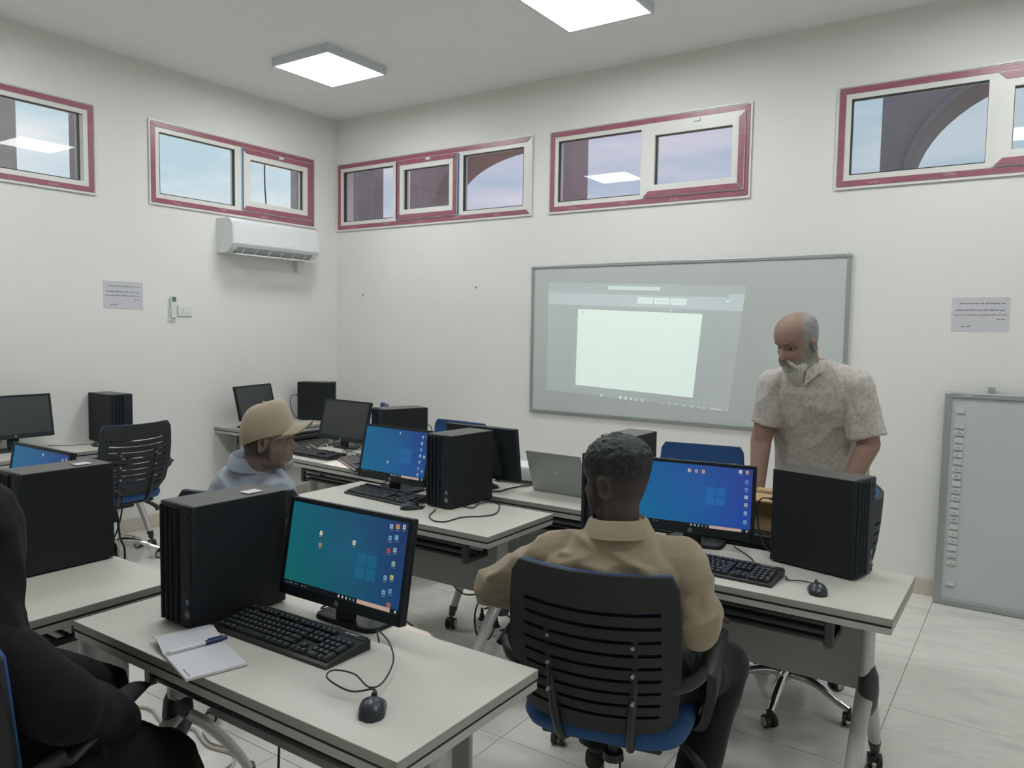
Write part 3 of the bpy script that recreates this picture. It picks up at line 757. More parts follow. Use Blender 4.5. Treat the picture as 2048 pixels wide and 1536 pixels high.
# local frame of a monitor: faces -y, origin on the table under the neck
MW, MH = 0.485, 0.288
def make_monitor(label, loc, rz, lit=None, tilt=10, zb=0.085, group='black flat monitors', z=0.75, cable=True, plate=True):
    t = thing('monitor', label, 'monitor', (loc[0], loc[1], z), rz, group)
    M = Matrix.Translation((0, -0.03, zb)) @ Matrix.Rotation(R(-tilt), 4, 'X')
    b = B()
    b.box((0, 0.012, MH/2), (MW, 0.022, MH), bev=.004, M=M)
    hs = b.build('housing', M_bez, t)
    b = B(); b.prism([(-.15, .03), (.15, .03), (.13, .20), (.07, .235), (-.07, .235), (-.13, .20)], -.045, -.021, axis='y', M=M @ Matrix.Scale(-1, 4, (0, 1, 0)))
    bc = b.build('back_cover', M_bez, t)
    b = B()
    for k in range(7): b.box((-.06+k*.02, .0465, .19), (.012, .002, .012), M=M)
    b.build('vent', M_gap, bc)
    if not lit:
        b = B(); b.box((0, .0462, .115), (.10, .002, .10), M=M, bev=.001); b.build('mounting_plate', M_metalback, bc)
    B0, BB = 0.013, 0.030       # bezel sides and bottom
    b = B()
    b.box((0, -.0015, MH-B0/2), (MW-.004, .005, B0), M=M, bev=.0015); b.box((0, -.0015, BB/2), (MW-.004, .005, BB), M=M, bev=.0015)
    b.box((-MW/2+B0/2, -.0015, MH/2), (B0, .005, MH-.004), M=M, bev=.0015); b.box((MW/2-B0/2, -.0015, MH/2), (B0, .005, MH-.004), M=M, bev=.0015)
    bz = b.build('bezel', M_bez, hs)
    sw_, sh_ = MW-2*B0, MH-B0-BB
    x0_, z0_ = -sw_/2, BB
    def q(bb, u0, v0, u1, v1, col, d=0.0):
        y = -0.0006-d
        bb.quad([M @ Vector((x0_+u0*sw_, y, z0_+v0*sh_)), M @ Vector((x0_+u1*sw_, y, z0_+v0*sh_)), M @ Vector((x0_+u1*sw_, y, z0_+v1*sh_)), M @ Vector((x0_+u0*sw_, y, z0_+v1*sh_))], col=col)
    b = B()
    if lit:
        c00, c10, c01, c11 = lit['c']      # bottom-left, bottom-right, top-left, top-right
        n = 20
        for i in range(n):
            for j in range(10):
                u, v = (i+.5)/n, (j+.5)/10
                c = [((c00[k]*(1-u)+c10[k]*u)*(1-v) + (c01[k]*(1-u)+c11[k]*u)*v) for k in range(3)]
                # the pale window emblem glows on the wallpaper's right half
                g = math.exp(-(((u-.56)/.22)**2 + ((v-.52)/.35)**2))*.35
                c = [c[0]+.004*g, c[1]+.05*g, c[2]+.09*g]
                q(b, i/n, j/10, (i+1)/n, (j+1)/10, c)
        sc = b.build('screen', M_screen, hs)
        b = B()
        q(b, 0, 0, 1, .052, (.006, .008, .010), .0004)
        # window emblem, four panes
        lx, ly = lit.get('logo', (.66, .50)); s = lit.get('ls', 1.0)
        for a in (0, 1):
            for e in (0, 1):
                u0 = lx + (-.088 if a == 0 else .006)*s; u1 = u0+.082*s
                v0 = ly + (-.150 if e == 0 else .010)*s; v1 = v0+.140*s
                q(b, u0, v0, u1, v1, lit.get('lc', (.018, .16, .36)), .0003)
        q(b, .66, .004, .93, .050, (.50, .36, .30) if lit.get('sb') is None else lit['sb'], .0006)
        for k in range(5): q(b, .50+k*.032, .012, .513+k*.032, .040, ((.5, .55, .55), (.45, .5, .5), (.5, .4, .28), (.12, .24, .32), (.2, .22, .23))[k], .0006)
        q(b, .965, .012, .980, .040, (.4, .5, .55), .0006)
        for u in (.02, .05, .07, .11, .17, .2): q(b, u, .018, u+.014, .030, (.16, .2, .2), .0006)
        for (u, v, w, hh, c) in lit['icons']:
            q(b, u-w/2, v-hh/2, u+w/2, v+hh/2, c, .0006)
            q(b, u-w*.22, v-hh*.22, u+w*.25, v+hh*.22, tuple(x*.45 for x in c), .0008)
            q(b, u-w*.6, v-hh*.5-.022, u+w*.6, v-hh*.5-.014, (.16, .2, .26), .0006)
        b.build('desktop_icons', M_screen, sc)
    else:
        q(b, 0, 0, 1, 1, (.02, .02, .02)); b.m = [0]*len(b.f); b.c = [None]*len(b.f)
        b.build('screen', M_off, hs)
    b = B(); hp_badge(b, M @ Matrix.Translation((0, -.0042, BB/2)) @ Matrix.Rotation(R(90), 4, 'X'), 0.0085); b.build('round_badge', M_logo, bz)
    # neck and base
    b = B()
    b.box((0, 0.012, 0.075), (0.072, 0.018, 0.145), rot=(R(-6), 0, 0), bev=.006)
    b.build('neck', M_bez, t)
    rings = []
    for z_, g in ((0.0, 0), (0.004, .002), (0.012, -.002), (0.015, -.012)):
        rings.append([(math.copysign(abs(math.cos(a))**.4, math.cos(a))*(0.120+g), 0.055+math.copysign(abs(math.sin(a))**.4, math.sin(a))*(0.072+g), z_) for a in [2*math.pi*k/32 for k in range(32)]])
    b = B(); b.loft(rings); b.build('base', M_bez, t, smooth=40)
    if cable:
        b = B(); b.tube([(.03, .045, .11), (.035, .075, .05), (.05, .10, .008), (.11, .12, .004), (.17, .10, .004)], .003, seg=6)
        b.tube([(-.04, .04, .12), (-.07, .05, .05), (-.13, .03, .01), (-.10, .10, .004), (-.03, .13, .004)], .0025, seg=6)
        b.build('cable', M_cord, t, smooth=60)
    return t
E1 = (.75, .72, .62)
def col_icons(u, vs, w=.026, h=.050, cs=None):
    cs = cs or [(.35, .45, .52), (.45, .55, .62), (.25, .40, .5), (.5, .6, .6), (.30, .42, .55), (.2, .35, .5)]
    return [(u, v, w, h, cs[i % len(cs)]) for i, v in enumerate(vs)]
LIT_A = dict(c=((.006, .135, .125), (.012, .055, .16), (.010, .125, .175), (.016, .040, .150)), logo=(.70, .42), lc=(.012, .118, .235), ls=.95,
    icons=[(.285, .685, .024, .05, (.75, .68, .55)), (.29, .545, .024, .045, (.60, .30, .10)), (.58, .66, .024, .05, (.75, .68, .45))]
    + col_icons(.865, [.93, .80, .66, .36, .20], cs=[(.35, .45, .55), (.15, .32, .55), (.60, .07, .03), (.2, .36, .5), (.22, .36, .5)])
    + col_icons(.915, [.94, .82, .68, .53, .38, .23, .08], cs=[(.62, .34, .16), (.2, .45, .6), (.32, .42, .5), (.35, .48, .40), (.66, .52, .20), (.12, .3, .5), (.60, .12, .06)])
    + [(.965, .95, .02, .05, (.70, .55, .22))])
LIT_B = dict(c=((.008, .14, .27), (.014, .075, .30), (.010, .13, .27), (.018, .05, .22)), logo=(.68, .46), lc=(.018, .125, .33),
    icons=[(.55, .93, .02, .04, (.6, .6, .6)), (.42, .28, .022, .045, (.6, .6, .5))] + col_icons(.90, [.90, .77, .64, .51, .38, .25, .12]) + col_icons(.96, [.92, .5, .2]))
LIT_C = dict(c=((.007, .150, .300), (.018, .060, .340), (.010, .120, .330), (.030, .055, .290)), logo=(.70, .52), lc=(.020, .135, .42), ls=.92,
    icons=[(.47, .90, .024, .05, (.7, .6, .5)), (.53, .90, .024, .05, (.72, .38, .25)), (.59, .90, .024, .05, (.72, .38, .25)), (.90, .95, .024, .05, (.7, .72, .6)), (.955, .95, .024, .05, (.7, .42, .15))]
    + col_icons(.955, [.80, .68, .56, .44, .31, .17], cs=[(.12, .3, .5), (.12, .3, .5), (.5, .6, .6), (.5, .45, .5), (.25, .5, .7), (.15, .42, .6)]))
make_tower('large black tower computer left of the front monitor on the nearest table', (3.766, -3.962), R(-2), top_sticker=True)
make_tower('black tower computer at the left photo edge behind the black-robed person', (2.915, -4.035), R(0), top_sticker=True)
make_tower('black tower beside the keyboard and blue-lit monitor on the middle table', (3.418, -2.385), R(-4))
make_tower('black tower turned sideways at the right end of the right-hand table', (5.115, -2.405), R(76))
make_tower('black tower behind the beige-shirted man, its edge beside his face', (4.285, -2.425), R(0))
make_tower('black tower showing its rear ports behind the beige-shirted man, next to the laptop', (4.080, -1.870), R(180))
make_tower('black tower beside the dark monitor, right end of the table behind the middle monitor', (2.40, -1.705), R(-22))
make_tower('dark tower computer in the room corner below the air conditioner', (0.245, -0.475), R(118))
make_tower('dark tower computer on the left-wall table beside the photo-edge monitor', (0.175, -2.365), R(90))
make_monitor('lit monitor on the nearest table with a teal desktop and many icons', (4.132, -3.832), R(.5), LIT_A, tilt=10, zb=0.055)
make_monitor('lit monitor on the middle table with a blue desktop', (2.985, -2.390), R(-2), LIT_B, tilt=12, zb=0.055)
make_monitor('lit blue monitor to the right of the beige-shirted man', (4.630, -2.430), R(8), LIT_C, tilt=4, zb=0.057)
make_monitor('half-hidden monitor with a dim blue desktop at the left photo edge', (2.38, -3.86), 0, LIT_B, tilt=10, zb=0.060)
make_monitor('switched-off monitor behind the middle monitor, with loose cables below it', (1.71, -1.535), R(-3), None, tilt=13, zb=0.058)
make_monitor('monitor seen from behind, next to the silver laptop', (3.25, -1.97), R(178), None, tilt=8, zb=0.045)
make_monitor('switched-off monitor facing the room at the left photo edge', (0.19, -3.02), R(90), None, tilt=10, zb=0.090)
make_monitor('switched-off monitor in the corner just behind the cap', (0.285, -1.175), R(106), None, tilt=13, zb=0.075)

# ---------------------------------------------------------------- keyboards (local: user side -y)
def make_keyboard(label, loc, rz, single=True, z=0.75, group='black wired keyboards'):
    t = thing('keyboard', label, 'keyboard', (loc[0], loc[1], z), rz, group)
    KW, KD = 0.452, 0.158
    b = B()
    b.prism([(-KD/2, 0), (KD/2, 0), (KD/2, .026), (KD/2-.006, .029), (-KD/2+.01, .012), (-KD/2, .009)], -KW/2, KW/2, axis='x', M=Matrix.Identity(4))
    b.build('body', M_kb, t)
    B().box((0, KD/2-.012, .0285), (KW-.01, .020, .004), rot=(R(7), 0, 0), bev=.001).build('upper_rim', M_kb, t)
    M = Matrix.Translation((0, -KD/2+.01, .0125)) @ Matrix.Rotation(R(7.0), 4, 'X')
    u = 0.0190
    rows = [(0, [(0, 1.25), (1.25, 1.25), (2.5, 1.25), (3.75, 6.25), (10, 1.25), (11.25, 1.25), (12.5, 1.25), (13.75, 1.25)]),
            (1, [(0, 2.25)] + [(2.25+i, 1) for i in range(10)] + [(12.25, 2.75)]),
            (2, [(0, 1.75)] + [(1.75+i, 1) for i in range(11)] + [(12.75, 2.25)]),
            (3, [(0, 1.5)] + [(1.5+i, 1) for i in range(12)] + [(13.5, 1.5)]),
            (4, [(i, 1) for i in range(13)] + [(13, 2)]),
            (5.3, [(0, 1), (2, 1), (3, 1), (4, 1), (5, 1), (6.5, 1), (7.5, 1), (8.5, 1), (9.5, 1), (11, 1), (12, 1), (13, 1), (14, 1)])]
    keys = []
    for r_, ks in rows:
        for x, w in ks: keys.append((x, r_, w, 1))
    for x in (15.3, 16.3, 17.3): keys.append((x, 0, 1, 1))
    keys.append((16.3, 1, 1, 1))
    for r_ in (3, 4):
        for x in (15.3, 16.3, 17.3): keys.append((x, r_, 1, 1))
    for x in (15.3, 16.3, 17.3): keys.append((x, 5.3, 1, 1))
    for r_ in (1, 2, 3):
        for x in (18.6, 19.6, 20.6): keys.append((x, r_, 1, 1))
    keys += [(18.6, 0, 2, 1), (20.6, 0, 1, 1), (21.6, 0, 1, 2), (21.6, 2, 1, 2), (18.6, 4, 1, 1), (19.6, 4, 1, 1), (20.6, 4, 1, 1), (21.6, 4, 1, 1)]
    sc = (KW-.022)/(22.6*u)
    cache = {}
    allb = B()
    for (x, r_, w, h) in keys:
        cx = -KW/2+.011 + (x+w/2)*u*sc; cy = (r_+h/2)*u*1.08
        if not single:
            allb.box((cx, cy, .005), (w*u*sc-.0025, h*u*1.08-.003, .007), M=M, bev=0)
            continue
        k_ = (w, h)
        if k_ not in cache:
            kb = B(); ww, hh = w*u*sc-.0022, h*u*1.08-.0028
            rings = [[(-ww/2, -hh/2, 0), (ww/2, -hh/2, 0), (ww/2, hh/2, 0), (-ww/2, hh/2, 0)], [(-ww/2+.0016, -hh/2+.0012, .0075), (ww/2-.0016, -hh/2+.0012, .0075), (ww/2-.0016, hh/2-.0022, .0075), (-ww/2+.0016, hh/2-.0022, .0075)]]
            kb.loft(rings)
            if w < 3: kb.box((-ww*.15, hh*.1, .0077), (.0035, .0035, .0003), m=1)
            cache[k_] = kb.mesh('key', [M_key, M_keyl])
        o = bpy.data.objects.new('key', cache[k_]); COL.objects.link(o); o.parent = t
        o.matrix_local = M @ Matrix.Translation((cx, cy, .001))
    if not single: allb.build('keys', M_key, t, kind='stuff')
    B().box((.17, KD/2-.012, .0312), (.05, .004, .0006), rot=(R(7), 0, 0)).build('indicator_lights', M_logo, t)
    return t
make_keyboard('large black keyboard in front of the nearest lit monitor', (4.090, -3.995), R(1))
make_keyboard('black keyboard in front of the middle lit monitor', (3.055, -2.53), R(-5))
make_keyboard('black keyboard partly hidden by the beige-shirted man', (4.815, -2.680), R(-1))
make_keyboard('left black keyboard on the table behind the man in the cap', (1.80, -1.88), R(-3), single=False)
make_keyboard('second black keyboard, tilted under the cables behind the middle monitor', (2.28, -1.955), R(-30), single=False)

# ---------------------------------------------------------------- mice: nose (cord end) towards local +y
def make_mouse(label, loc, rz, z=0.75, cord=None):
    t = thing('mouse', label, 'mouse', (loc[0], loc[1], z), rz, 'black computer mice')
    rings = []
    n = 11
    for i in range(n):
        s = i/(n-1); y = -.055+.110*s
        w = .0315*(max(0.0, 1-abs(2*s-1)**2.6))**.42*(1.0+.06*math.cos(s*6))
        w = max(w, .007)
        h = .034*math.sin(math.pi*min(1, (.16+.80*s)))**.75 if s < .6 else .034*math.sin(math.pi*(.16+.80*s))**.8
        h = max(.010, .036*(math.exp(-((s-.40)/.42)**2)))
        if i == 0 or i == n-1: h *= .55
        rings.append([(math.cos(a)*w, y, max(0.0, h*math.copysign(abs(math.sin(a))**.72, math.sin(a))) if math.sin(a) > 0 else 0.0) for a in [2*math.pi*k/20 for k in range(20)]])
    b = B(); b.loft(rings); b.build('shell', M_mouse, t, smooth=60)
    B().cyl((0, .020, .026), (0, .034, .0225), .0062, seg=12).build('button_split', M_gap, t)
    b = B(); b.cyl((-.0035, .028, .024), (.0035, .028, .024), .010, seg=14); b.build('scroll_wheel', M_cord, t, smooth=40)
    B().box((0, .058, .008), (.009, .014, .008), bev=.002).build('cord_sleeve', M_cord, t)
    if cord:
        Mi = (Matrix.Translation((loc[0], loc[1], z)) @ Matrix.Rotation(rz, 4, 'Z')).inverted()
        pts = [(0, .062, .008)] + [tuple(Mi @ Vector(p)) for p in cord]
        b = B(); b.tube(pts, .0022, seg=6, sub=6); b.build('cord', M_cord, t, smooth=60)
    return t
make_mouse('black mouse at the front edge of the nearest table, cord looped behind it', (4.556, -4.150), R(38),
    cord=[(4.520, -4.112, .775), (4.475, -4.140, .768), (4.410, -4.150, .785), (4.398, -4.120, .79), (4.445, -4.098, .785), (4.512, -4.118, .78), (4.500, -4.060, .765), (4.455, -3.975, .775), (4.395, -3.925, .79), (4.33, -3.90, .80), (4.315, -3.88, .757)])
make_mouse('black mouse beside the tower on the middle table', (3.325, -2.635), R(-38), cord=[(3.350, -2.590, .757), (3.315, -2.56, .755), (3.30, -2.50, .755)])
make_mouse('black mouse in front of the sideways tower on the right-hand table', (5.175, -2.708), R(20), cord=[(5.11, -2.64, .757), (5.07, -2.655, .756), (5.05, -2.62, .756)])
make_mouse('black mouse on the left-wall table near the back of the blue office chair', (0.33, -2.55), R(80), cord=[(0.24, -2.60, .757), (0.20, -2.70, .756), (0.12, -2.78, .756)])
def loose_cord(name, label, pts, r=0.003, m=None, seg=6, cat='cable', sub=5):
    o = B().tube(pts, r, seg=seg, sub=sub).build(name, m or M_cord, None, smooth=60)
    return tag(o, label, cat)
loose_cord('computer_cable', 'thin black cable looping round the middle tower on the table', [(3.43, -2.585, .754), (3.45, -2.62, .754), (3.49, -2.70, .754), (3.56, -2.755, .754), (3.615, -2.74, .754), (3.625, -2.63, .754), (3.69, -2.55, .754), (3.70, -2.47, .754), (3.62, -2.33, .754), (3.56, -2.30, .757), (3.53, -2.38, .757), (3.55, -2.45, .754), (3.50, -2.46, .754)])
loose_cord('keyboard_cable', 'thin cable from the right-hand monitor down to its keyboard', [(4.78, -2.36, .76), (4.80, -2.40, .765), (4.87, -2.47, .762), (4.91, -2.54, .768), (4.93, -2.60, .775)])
for k, (x, y) in enumerate(((1.95, -1.72), (2.03, -1.80), (2.12, -1.70), (1.72, -1.83), (2.2, -1.66))):
    loose_cord('tangled_cable', ('%s in the cable tangle under the switched-off middle-left monitor' % ('grey cable nearest the table front', 'pale cable', 'dark cable', 'hanging thin cable', 'coiled cable nearest the tower')[k]),
        [(x, y, .757), (x+.05, y-.06, .79+.01*k), (x+.11, y+.02, .765), (x+.04, y+.09, .81), (x-.05, y+.05, .76), (x-.02, y-.03, .80), (x+.07, y-.02, .757)], 0.0028, (M_cord, M_wcord)[k % 2])
# ---------------------------------------------------------------- laptop, box, flat device, projector
lp = thing('laptop', 'open silver laptop seen from behind its lid', 'laptop', (3.715, -1.800, 0.75), R(178))
B().box((0, 0.0, 0.009), (0.335, 0.230, 0.014), bev=.004).build('base', M_silver, lp)
Ml = Matrix.Translation((0, 0.115, 0.012)) @ Matrix.Rotation(R(-20), 4, 'X')
B().box((0, 0, 0.113), (0.335, 0.006, 0.226), bev=.0025, M=Ml).build('lid', M_silver, lp)
B().box((0, -0.0034, 0.115), (0.315, 0.001, 0.200), M=Ml).build('screen', M_off, lp)
B().box((0, 0.0036, 0.115), (0.030, 0.001, 0.012), M=Ml).build('badge', M_logo, lp)
b = B()
for r_ in range(5):
    for c in range(13): b.box((-.144+c*.024, .075-r_*.021, .0168), (.020, .017, .0015))
b.build('keys', M_key, lp, kind='stuff')
B().box((0, -.065, .0164), (.10, .06, .0006)).build('touchpad', M_silver, lp)
loose_cord('laptop_charger_cable', 'black charging cable running on the table to the left side of the laptop', [(3.54, -1.83, .762), (3.50, -1.83, .760), (3.45, -1.90, .756), (3.43, -1.98, .754), (3.42, -2.08, .754), (3.28, -2.12, .754)], 0.004)
bx = thing('cardboard_box', 'brown cardboard box beside the right-hand monitor', 'box', (4.855, -2.06, 0.75), R(-2))
B().box((0.06, 0, 0.085), (0.34, 0.24, 0.17), bev=.003).build('body', M_card, bx)
B().box((0.06, -0.10, 0.176), (0.345, 0.12, 0.006), rot=(R(4), 0, 0)).build('flap', M_card, bx)
B().box((0.06, 0.06, 0.175), (0.345, 0.12, 0.006), rot=(R(-3), 0, 0)).build('flap', M_card, bx)
B().box((-0.075, -0.121, 0.05), (0.035, 0.001, 0.05)).build('printed_marks', M_carddk, bx)
B().box((0.06, 0.0, 0.1815), (0.34, 0.045, 0.0012)).build('tape', M_carddk, bx)
fd = thing('flat_device', 'glossy black flat monitor lying in front of the cardboard box', 'monitor', (4.775, -2.245, 0.75), R(-3))
B().box((-.01, 0, 0.028), (0.33, 0.10, 0.050), bev=.010).build('case', M_bez, fd)
b = B(); hp_badge(b, Matrix.Translation((0.142, -0.0515, 0.030)) @ Matrix.Rotation(R(90), 4, 'X'), 0.0095); b.build('round_badge', M_logo, fd)
pr = thing('projector', 'small white projector behind the monitor seen from its back', 'projector', (3.33, -1.72, 0.75), R(8))
B().box((0, 0, 0.058), (0.30, 0.20, 0.085), bev=.022).build('body', M_white, pr, smooth=40)
B().cyl((0.06, 0.095, 0.06), (0.06, 0.115, 0.06), 0.032, seg=20).build('lens', M_gap, pr, smooth=40)
for sx in (-.11, .11): B().cyl((sx, -.06, 0), (sx, -.06, .02), .01, seg=10).build('foot', M_cord, pr)
B().cyl((0, .07, 0), (0, .07, .02), .01, seg=10).build('foot', M_cord, pr)
b = B()
for k in range(6): b.box((.151, -.05+k*.018, .06), (.002, .008, .04))
b.build('vent', M_acdark, pr)
# ---------------------------------------------------------------- notebook and pen
nb = thing('notebook', 'open white notepad hanging over the front edge of the nearest table', 'notepad', (3.940, -4.193, 0.751), R(-16))
B().box((0.095, 0.005, 0.003), (0.185, 0.150, 0.006), bev=.001).build('page_block', M_paper, nb)
B().box((0.095, 0.005, 0.0066), (0.182, 0.147, 0.0008)).build('top_page', M_paper, nb)
b = B()
rings = []
for i in range(8):
    s = i/7
    y0 = 0.08-0.0*s
    rings.append([(0.003-.110*s, -.07, .003+.020*math.sin(s*2.6)), (0.003-.110*s, .08, .003+.020*math.sin(s*2.6)), (0.003-.110*s, .08, .0045+.020*math.sin(s*2.6)), (0.003-.110*s, -.07, .0045+.020*math.sin(s*2.6))])
b.loft(rings); b.build('folded_page', M_paper, nb)
b = B()
for k in range(9): b.box((0.13+k*.0055, -.058, .0073), (.0036, .0045, .0003))
b.build('lettering', M_alu, nb, kind='stuff')
pn = thing('pen', 'ballpoint pen with a dark blue cap lying on the notepad', 'pen', (3.943, -4.255, 0.7645), R(78))
B().cyl((0, 0, .0), (.100, 0, .0), .0042, seg=8).build('barrel', M_white, pn, smooth=40)
B().cyl((0, 0, .0), (-.012, 0, 0), .0036, .0008, seg=8).build('tip', M_logo, pn, smooth=40)
B().cyl((.092, 0, .0), (.150, 0, .0), .0062, .0055, seg=10).build('cap', mat('pen_blue', (.012, .03, .12), .35), pn, smooth=40)
B().box((.118, 0, .008), (.040, .003, .002)).build('clip', MATS['pen_blue'], pn)

# ================================================================ OFFICE CHAIRS (occupant faces local +y)
def back_sheet(th, y_off, w_scale, z0=0.50, z1=0.960, slots=True, top_only=False):
    """curved slatted backrest sheet; returns B"""
    b = B(); NU = 20
    def P(u, v, dy):
        z = z0+(z1-z0)*v
        half = (0.205 + 0.035*math.sin(math.pi*min(1, .15+v*.62)))*w_scale
        if v > .93: half -= (v-.93)*.25
        if v < .08: half -= (.08-v)*.35
        x = u*half
        sag = -0.020*(1-u*u)*(1-v*.2)
        y = -0.235 - 0.085*v - 0.020*math.sin(v*math.pi)*1.0 + 0.040*u*u + dy + y_off
        return (x, y, z+sag*(1.0 if v < .97 else .3))
    vs = [0.0]
    bands = []
    n = 9
    v = 0.0; edges = [0.0]
    for k in range(n):
        c = 0.13 + k*0.083
        edges += [c-.011, c+.011]
    edges += [0.93, 1.0]
    for r_ in range(len(edges)-1):
        is_slot = slots and (r_ % 2 == 1) and r_ < 2*n
        for i in range(NU):
            u0, u1 = -1+2*i/NU, -1+2*(i+1)/NU
            um = abs((u0+u1)/2)
            if is_slot and um < .78: continue
            for (a, c) in ((edges[r_], edges[r_+1]),):
                q = [P(u0, a, 0), P(u1, a, 0), P(u1, c, 0), P(u0, c, 0)]
                q2 = [(p[0], p[1]-th, p[2]) for p in q]
                b.add(q+q2, [(3, 2, 1, 0), (4, 5, 6, 7), (0, 1, 5, 4), (1, 2, 6, 5), (2, 3, 7, 6), (3, 0, 4, 7)])
    return b
def make_chair(label, loc, rz, group='blue and black office chairs', spin=0.0):
    t = thing('office_chair', label, 'chair', (loc[0], loc[1], 0), rz, group)
    # seat cushion
    rings = []
    for z_, g in ((0.425, -.030), (0.432, -.006), (0.455, .004), (0.480, .0), (0.496, -.018), (0.502, -.06)):
        rings.append([(math.copysign(abs(math.cos(a))**.5, math.cos(a))*(0.250+g), 0.01+math.copysign(abs(math.sin(a))**.5, math.sin(a))*(0.245+g), z_ - (.02 if math.sin(a) > .7 else 0)*(z_ > .45)) for a in [2*math.pi*k/40 for k in range(40)]])
    B().loft(rings).build('seat', M_cblue, t, smooth=50)
    B().box((0, 0.0, 0.412), (0.36, 0.36, 0.024), bev=.008).build('seat_pan', M_cblk, t)
    back_sheet(0.012, 0.0, 1.0).build('backrest_cover', M_cblue, t)
    back_sheet(0.016, -0.0125, 1.012).build('backrest', M_mesh, t)
    b = B()
    for s in (-1, 1):
        b.tube([(s*.09, -.12, .41), (s*.10, -.225, .43), (s*.11, -.272, .52), (s*.12, -.292, .66), (s*.125, -.315, .80)], 0.013, seg=8)
    b.build('back_support', M_cblk, t, smooth=50)
    for s in (-1, 1):
        for z_ in (.60, .68, .76): B().cyl((s*.12, -.300-.08*(z_-.6), z_), (s*.12, -.313-.08*(z_-.6), z_), .0055, seg=8).build('bolt', M_whub, t)
    for s in (-1, 1):
        b = B()
        path = [(.19, .03, .415), (.262, .03, .425), (.292, .02, .50), (.300, .0, .60), (.292, -.04, .668)]
        rings = []
        for i, (x, y, z) in enumerate(catmull([Vector(p) for p in path], 5)):
            k = i/20
            w = 0.052 + .020*math.sin(k*math.pi)
            hz = k < .25
            d = Vector((0, 0, 1)) if k < .18 else Vector((1, 0, 0))
            rings.append([(s*(x - d.x*.014), y-w, z-d.z*.009), (s*(x + d.x*.014), y-w, z+d.z*.009), (s*(x + d.x*.014), y+w, z+d.z*.009), (s*(x - d.x*.014), y+w, z-d.z*.009)])
        b.loft(rings)
        o = b.build('armrest_bracket', M_cblk, t)
        bmesh_fix(o)
        rings = []
        for i in range(9):
            q = i/8; y = -.20+.36*q; w = .030+.010*math.sin(q*math.pi); h = .016*(math.sin(math.pi*min(1, .12+q*.8)))**.4
            rings.append([(s*.292+math.cos(a)*w, y, .672+.012*math.sin(q*3)-.01+math.sin(a)*h) for a in [2*math.pi*k/12 for k in range(12)]])
        b = B(); b.loft(rings); b.build('armrest_pad', M_cblk, t, smooth=50)
        b = B(); b.tube([(s*.292, -.19, .67), (s*.262, -.24, .655), (s*.215, -.262, .64)], .016, seg=8, flat=1.3); b.build('armrest_link', M_cblk, t, smooth=50)
    B().tube([(.12, .0, .40), (.20, -.02, .375), (.27, -.05, .33), (.285, -.06, .30)], .011, seg=8, rads=(.007, .018)).build('height_lever', M_cblk, t, smooth=50)
    B().box((0, -.01, .385), (.17, .20, .045), bev=.012).build('tilt_box', M_cblk, t)
    b = B(); b.cyl((0, 0, .10), (0, 0, .27), .030, .028, seg=16); b.build('gas_cover', M_chrome, t, smooth=40)
    b = B(); b.cyl((0, 0, .26), (0, 0, .37), .016, seg=12); b.cyl((0, 0, .262), (0, 0, .285), .034, .031, seg=16); b.build('gas_lift', M_cblk, t, smooth=40)
    for k in range(5):
        a = R(18+72*k)+spin
        M = Matrix.Rotation(a, 4, 'Z')
        b = B(); b.tube([(.02, 0, .125), (.09, 0, .130), (.17, 0, .112), (.235, 0, .082), (.285, 0, .066)], .022, seg=10, M=M, flat=.85, rads=(.026, .015))
        b.build('base_arm', M_chrome, t, smooth=60)
        make_caster(t, (math.cos(a)*.285, math.sin(a)*.285, 0), r=.027, yaw=a+1.2*k)
    return t
def bmesh_fix(o):
    bm = bmesh.new(); bm.from_mesh(o.data); bmesh.ops.recalc_face_normals(bm, faces=bm.faces); bm.to_mesh(o.data); bm.free()
CH = make_chair('black-backed office chair the beige-shirted man sits on', (4.700, -3.230), R(13), spin=R(10))
def chair(label, loc, rz): return dup(CH, (loc[0], loc[1], 0), rz, label, 'blue and black office chairs')
chair('empty office chair at the left-wall table, dark slatted back towards the camera', (0.60, -2.585), R(90))
chair('office chair the man in the cap sits on', (2.99, -3.245), R(38))
chc = chair('blue office chair facing the room, just left of the standing man', (4.205, -1.36), R(189))
chair('office chair tucked behind the sideways tower, in front of the standing man', (4.900, -1.945), R(100))
chair('blue office chair behind the table between the rear tower and the monitor back', (2.40, -1.40), R(176))
chair('office chair seen edge-on near the room corner, only its blue top showing', (1.00, -0.83), R(134))
chair('office chair of the black-robed person at the bottom left', (3.70, -4.58), R(35))
B().box((-.11, -.290, .83), (.045, .012, .022), rot=(0, R(20), 0), bev=.003).build('yellow_tag', mat('tan_tag', (.55, .38, .20), .6), chc)

# ================================================================ FLOOR CABLES, POWER STRIP
ps = thing('power_strip', 'white power strip on the floor under the laptop table, plugs in it', 'power strip', (3.42, -2.09, 0.0), R(-18))
B().box((0, 0, .020), (.30, .055, .038), bev=.006).build('body', M_white, ps)
for k in range(4):
    B().box((-.10+k*.065, 0, .0395), (.038, .038, .002)).build('socket', M_gap, ps)
for k in (0, 2):
    p = B().cyl((-.10+k*.065, 0, .04), (-.10+k*.065, 0, .072), .019, .010, seg=12); p.cyl((-.10+k*.065, 0, .07), (-.10+k*.065, 0, .10), .008, seg=8); p.build('plug', M_cord, ps, smooth=40)
loose_cord('hanging_power_cord', 'black power cord drooping from the laptop table to the floor', [(3.16, -2.16, .45), (3.20, -2.19, .28), (3.30, -2.20, .215), (3.40, -2.19, .22), (3.375, -2.19, .12), (3.42, -2.23, .03), (3.50, -2.24, .03), (3.52, -2.20, .12), (3.44, -2.13, .13), (3.40, -2.10, .105)], .0045)
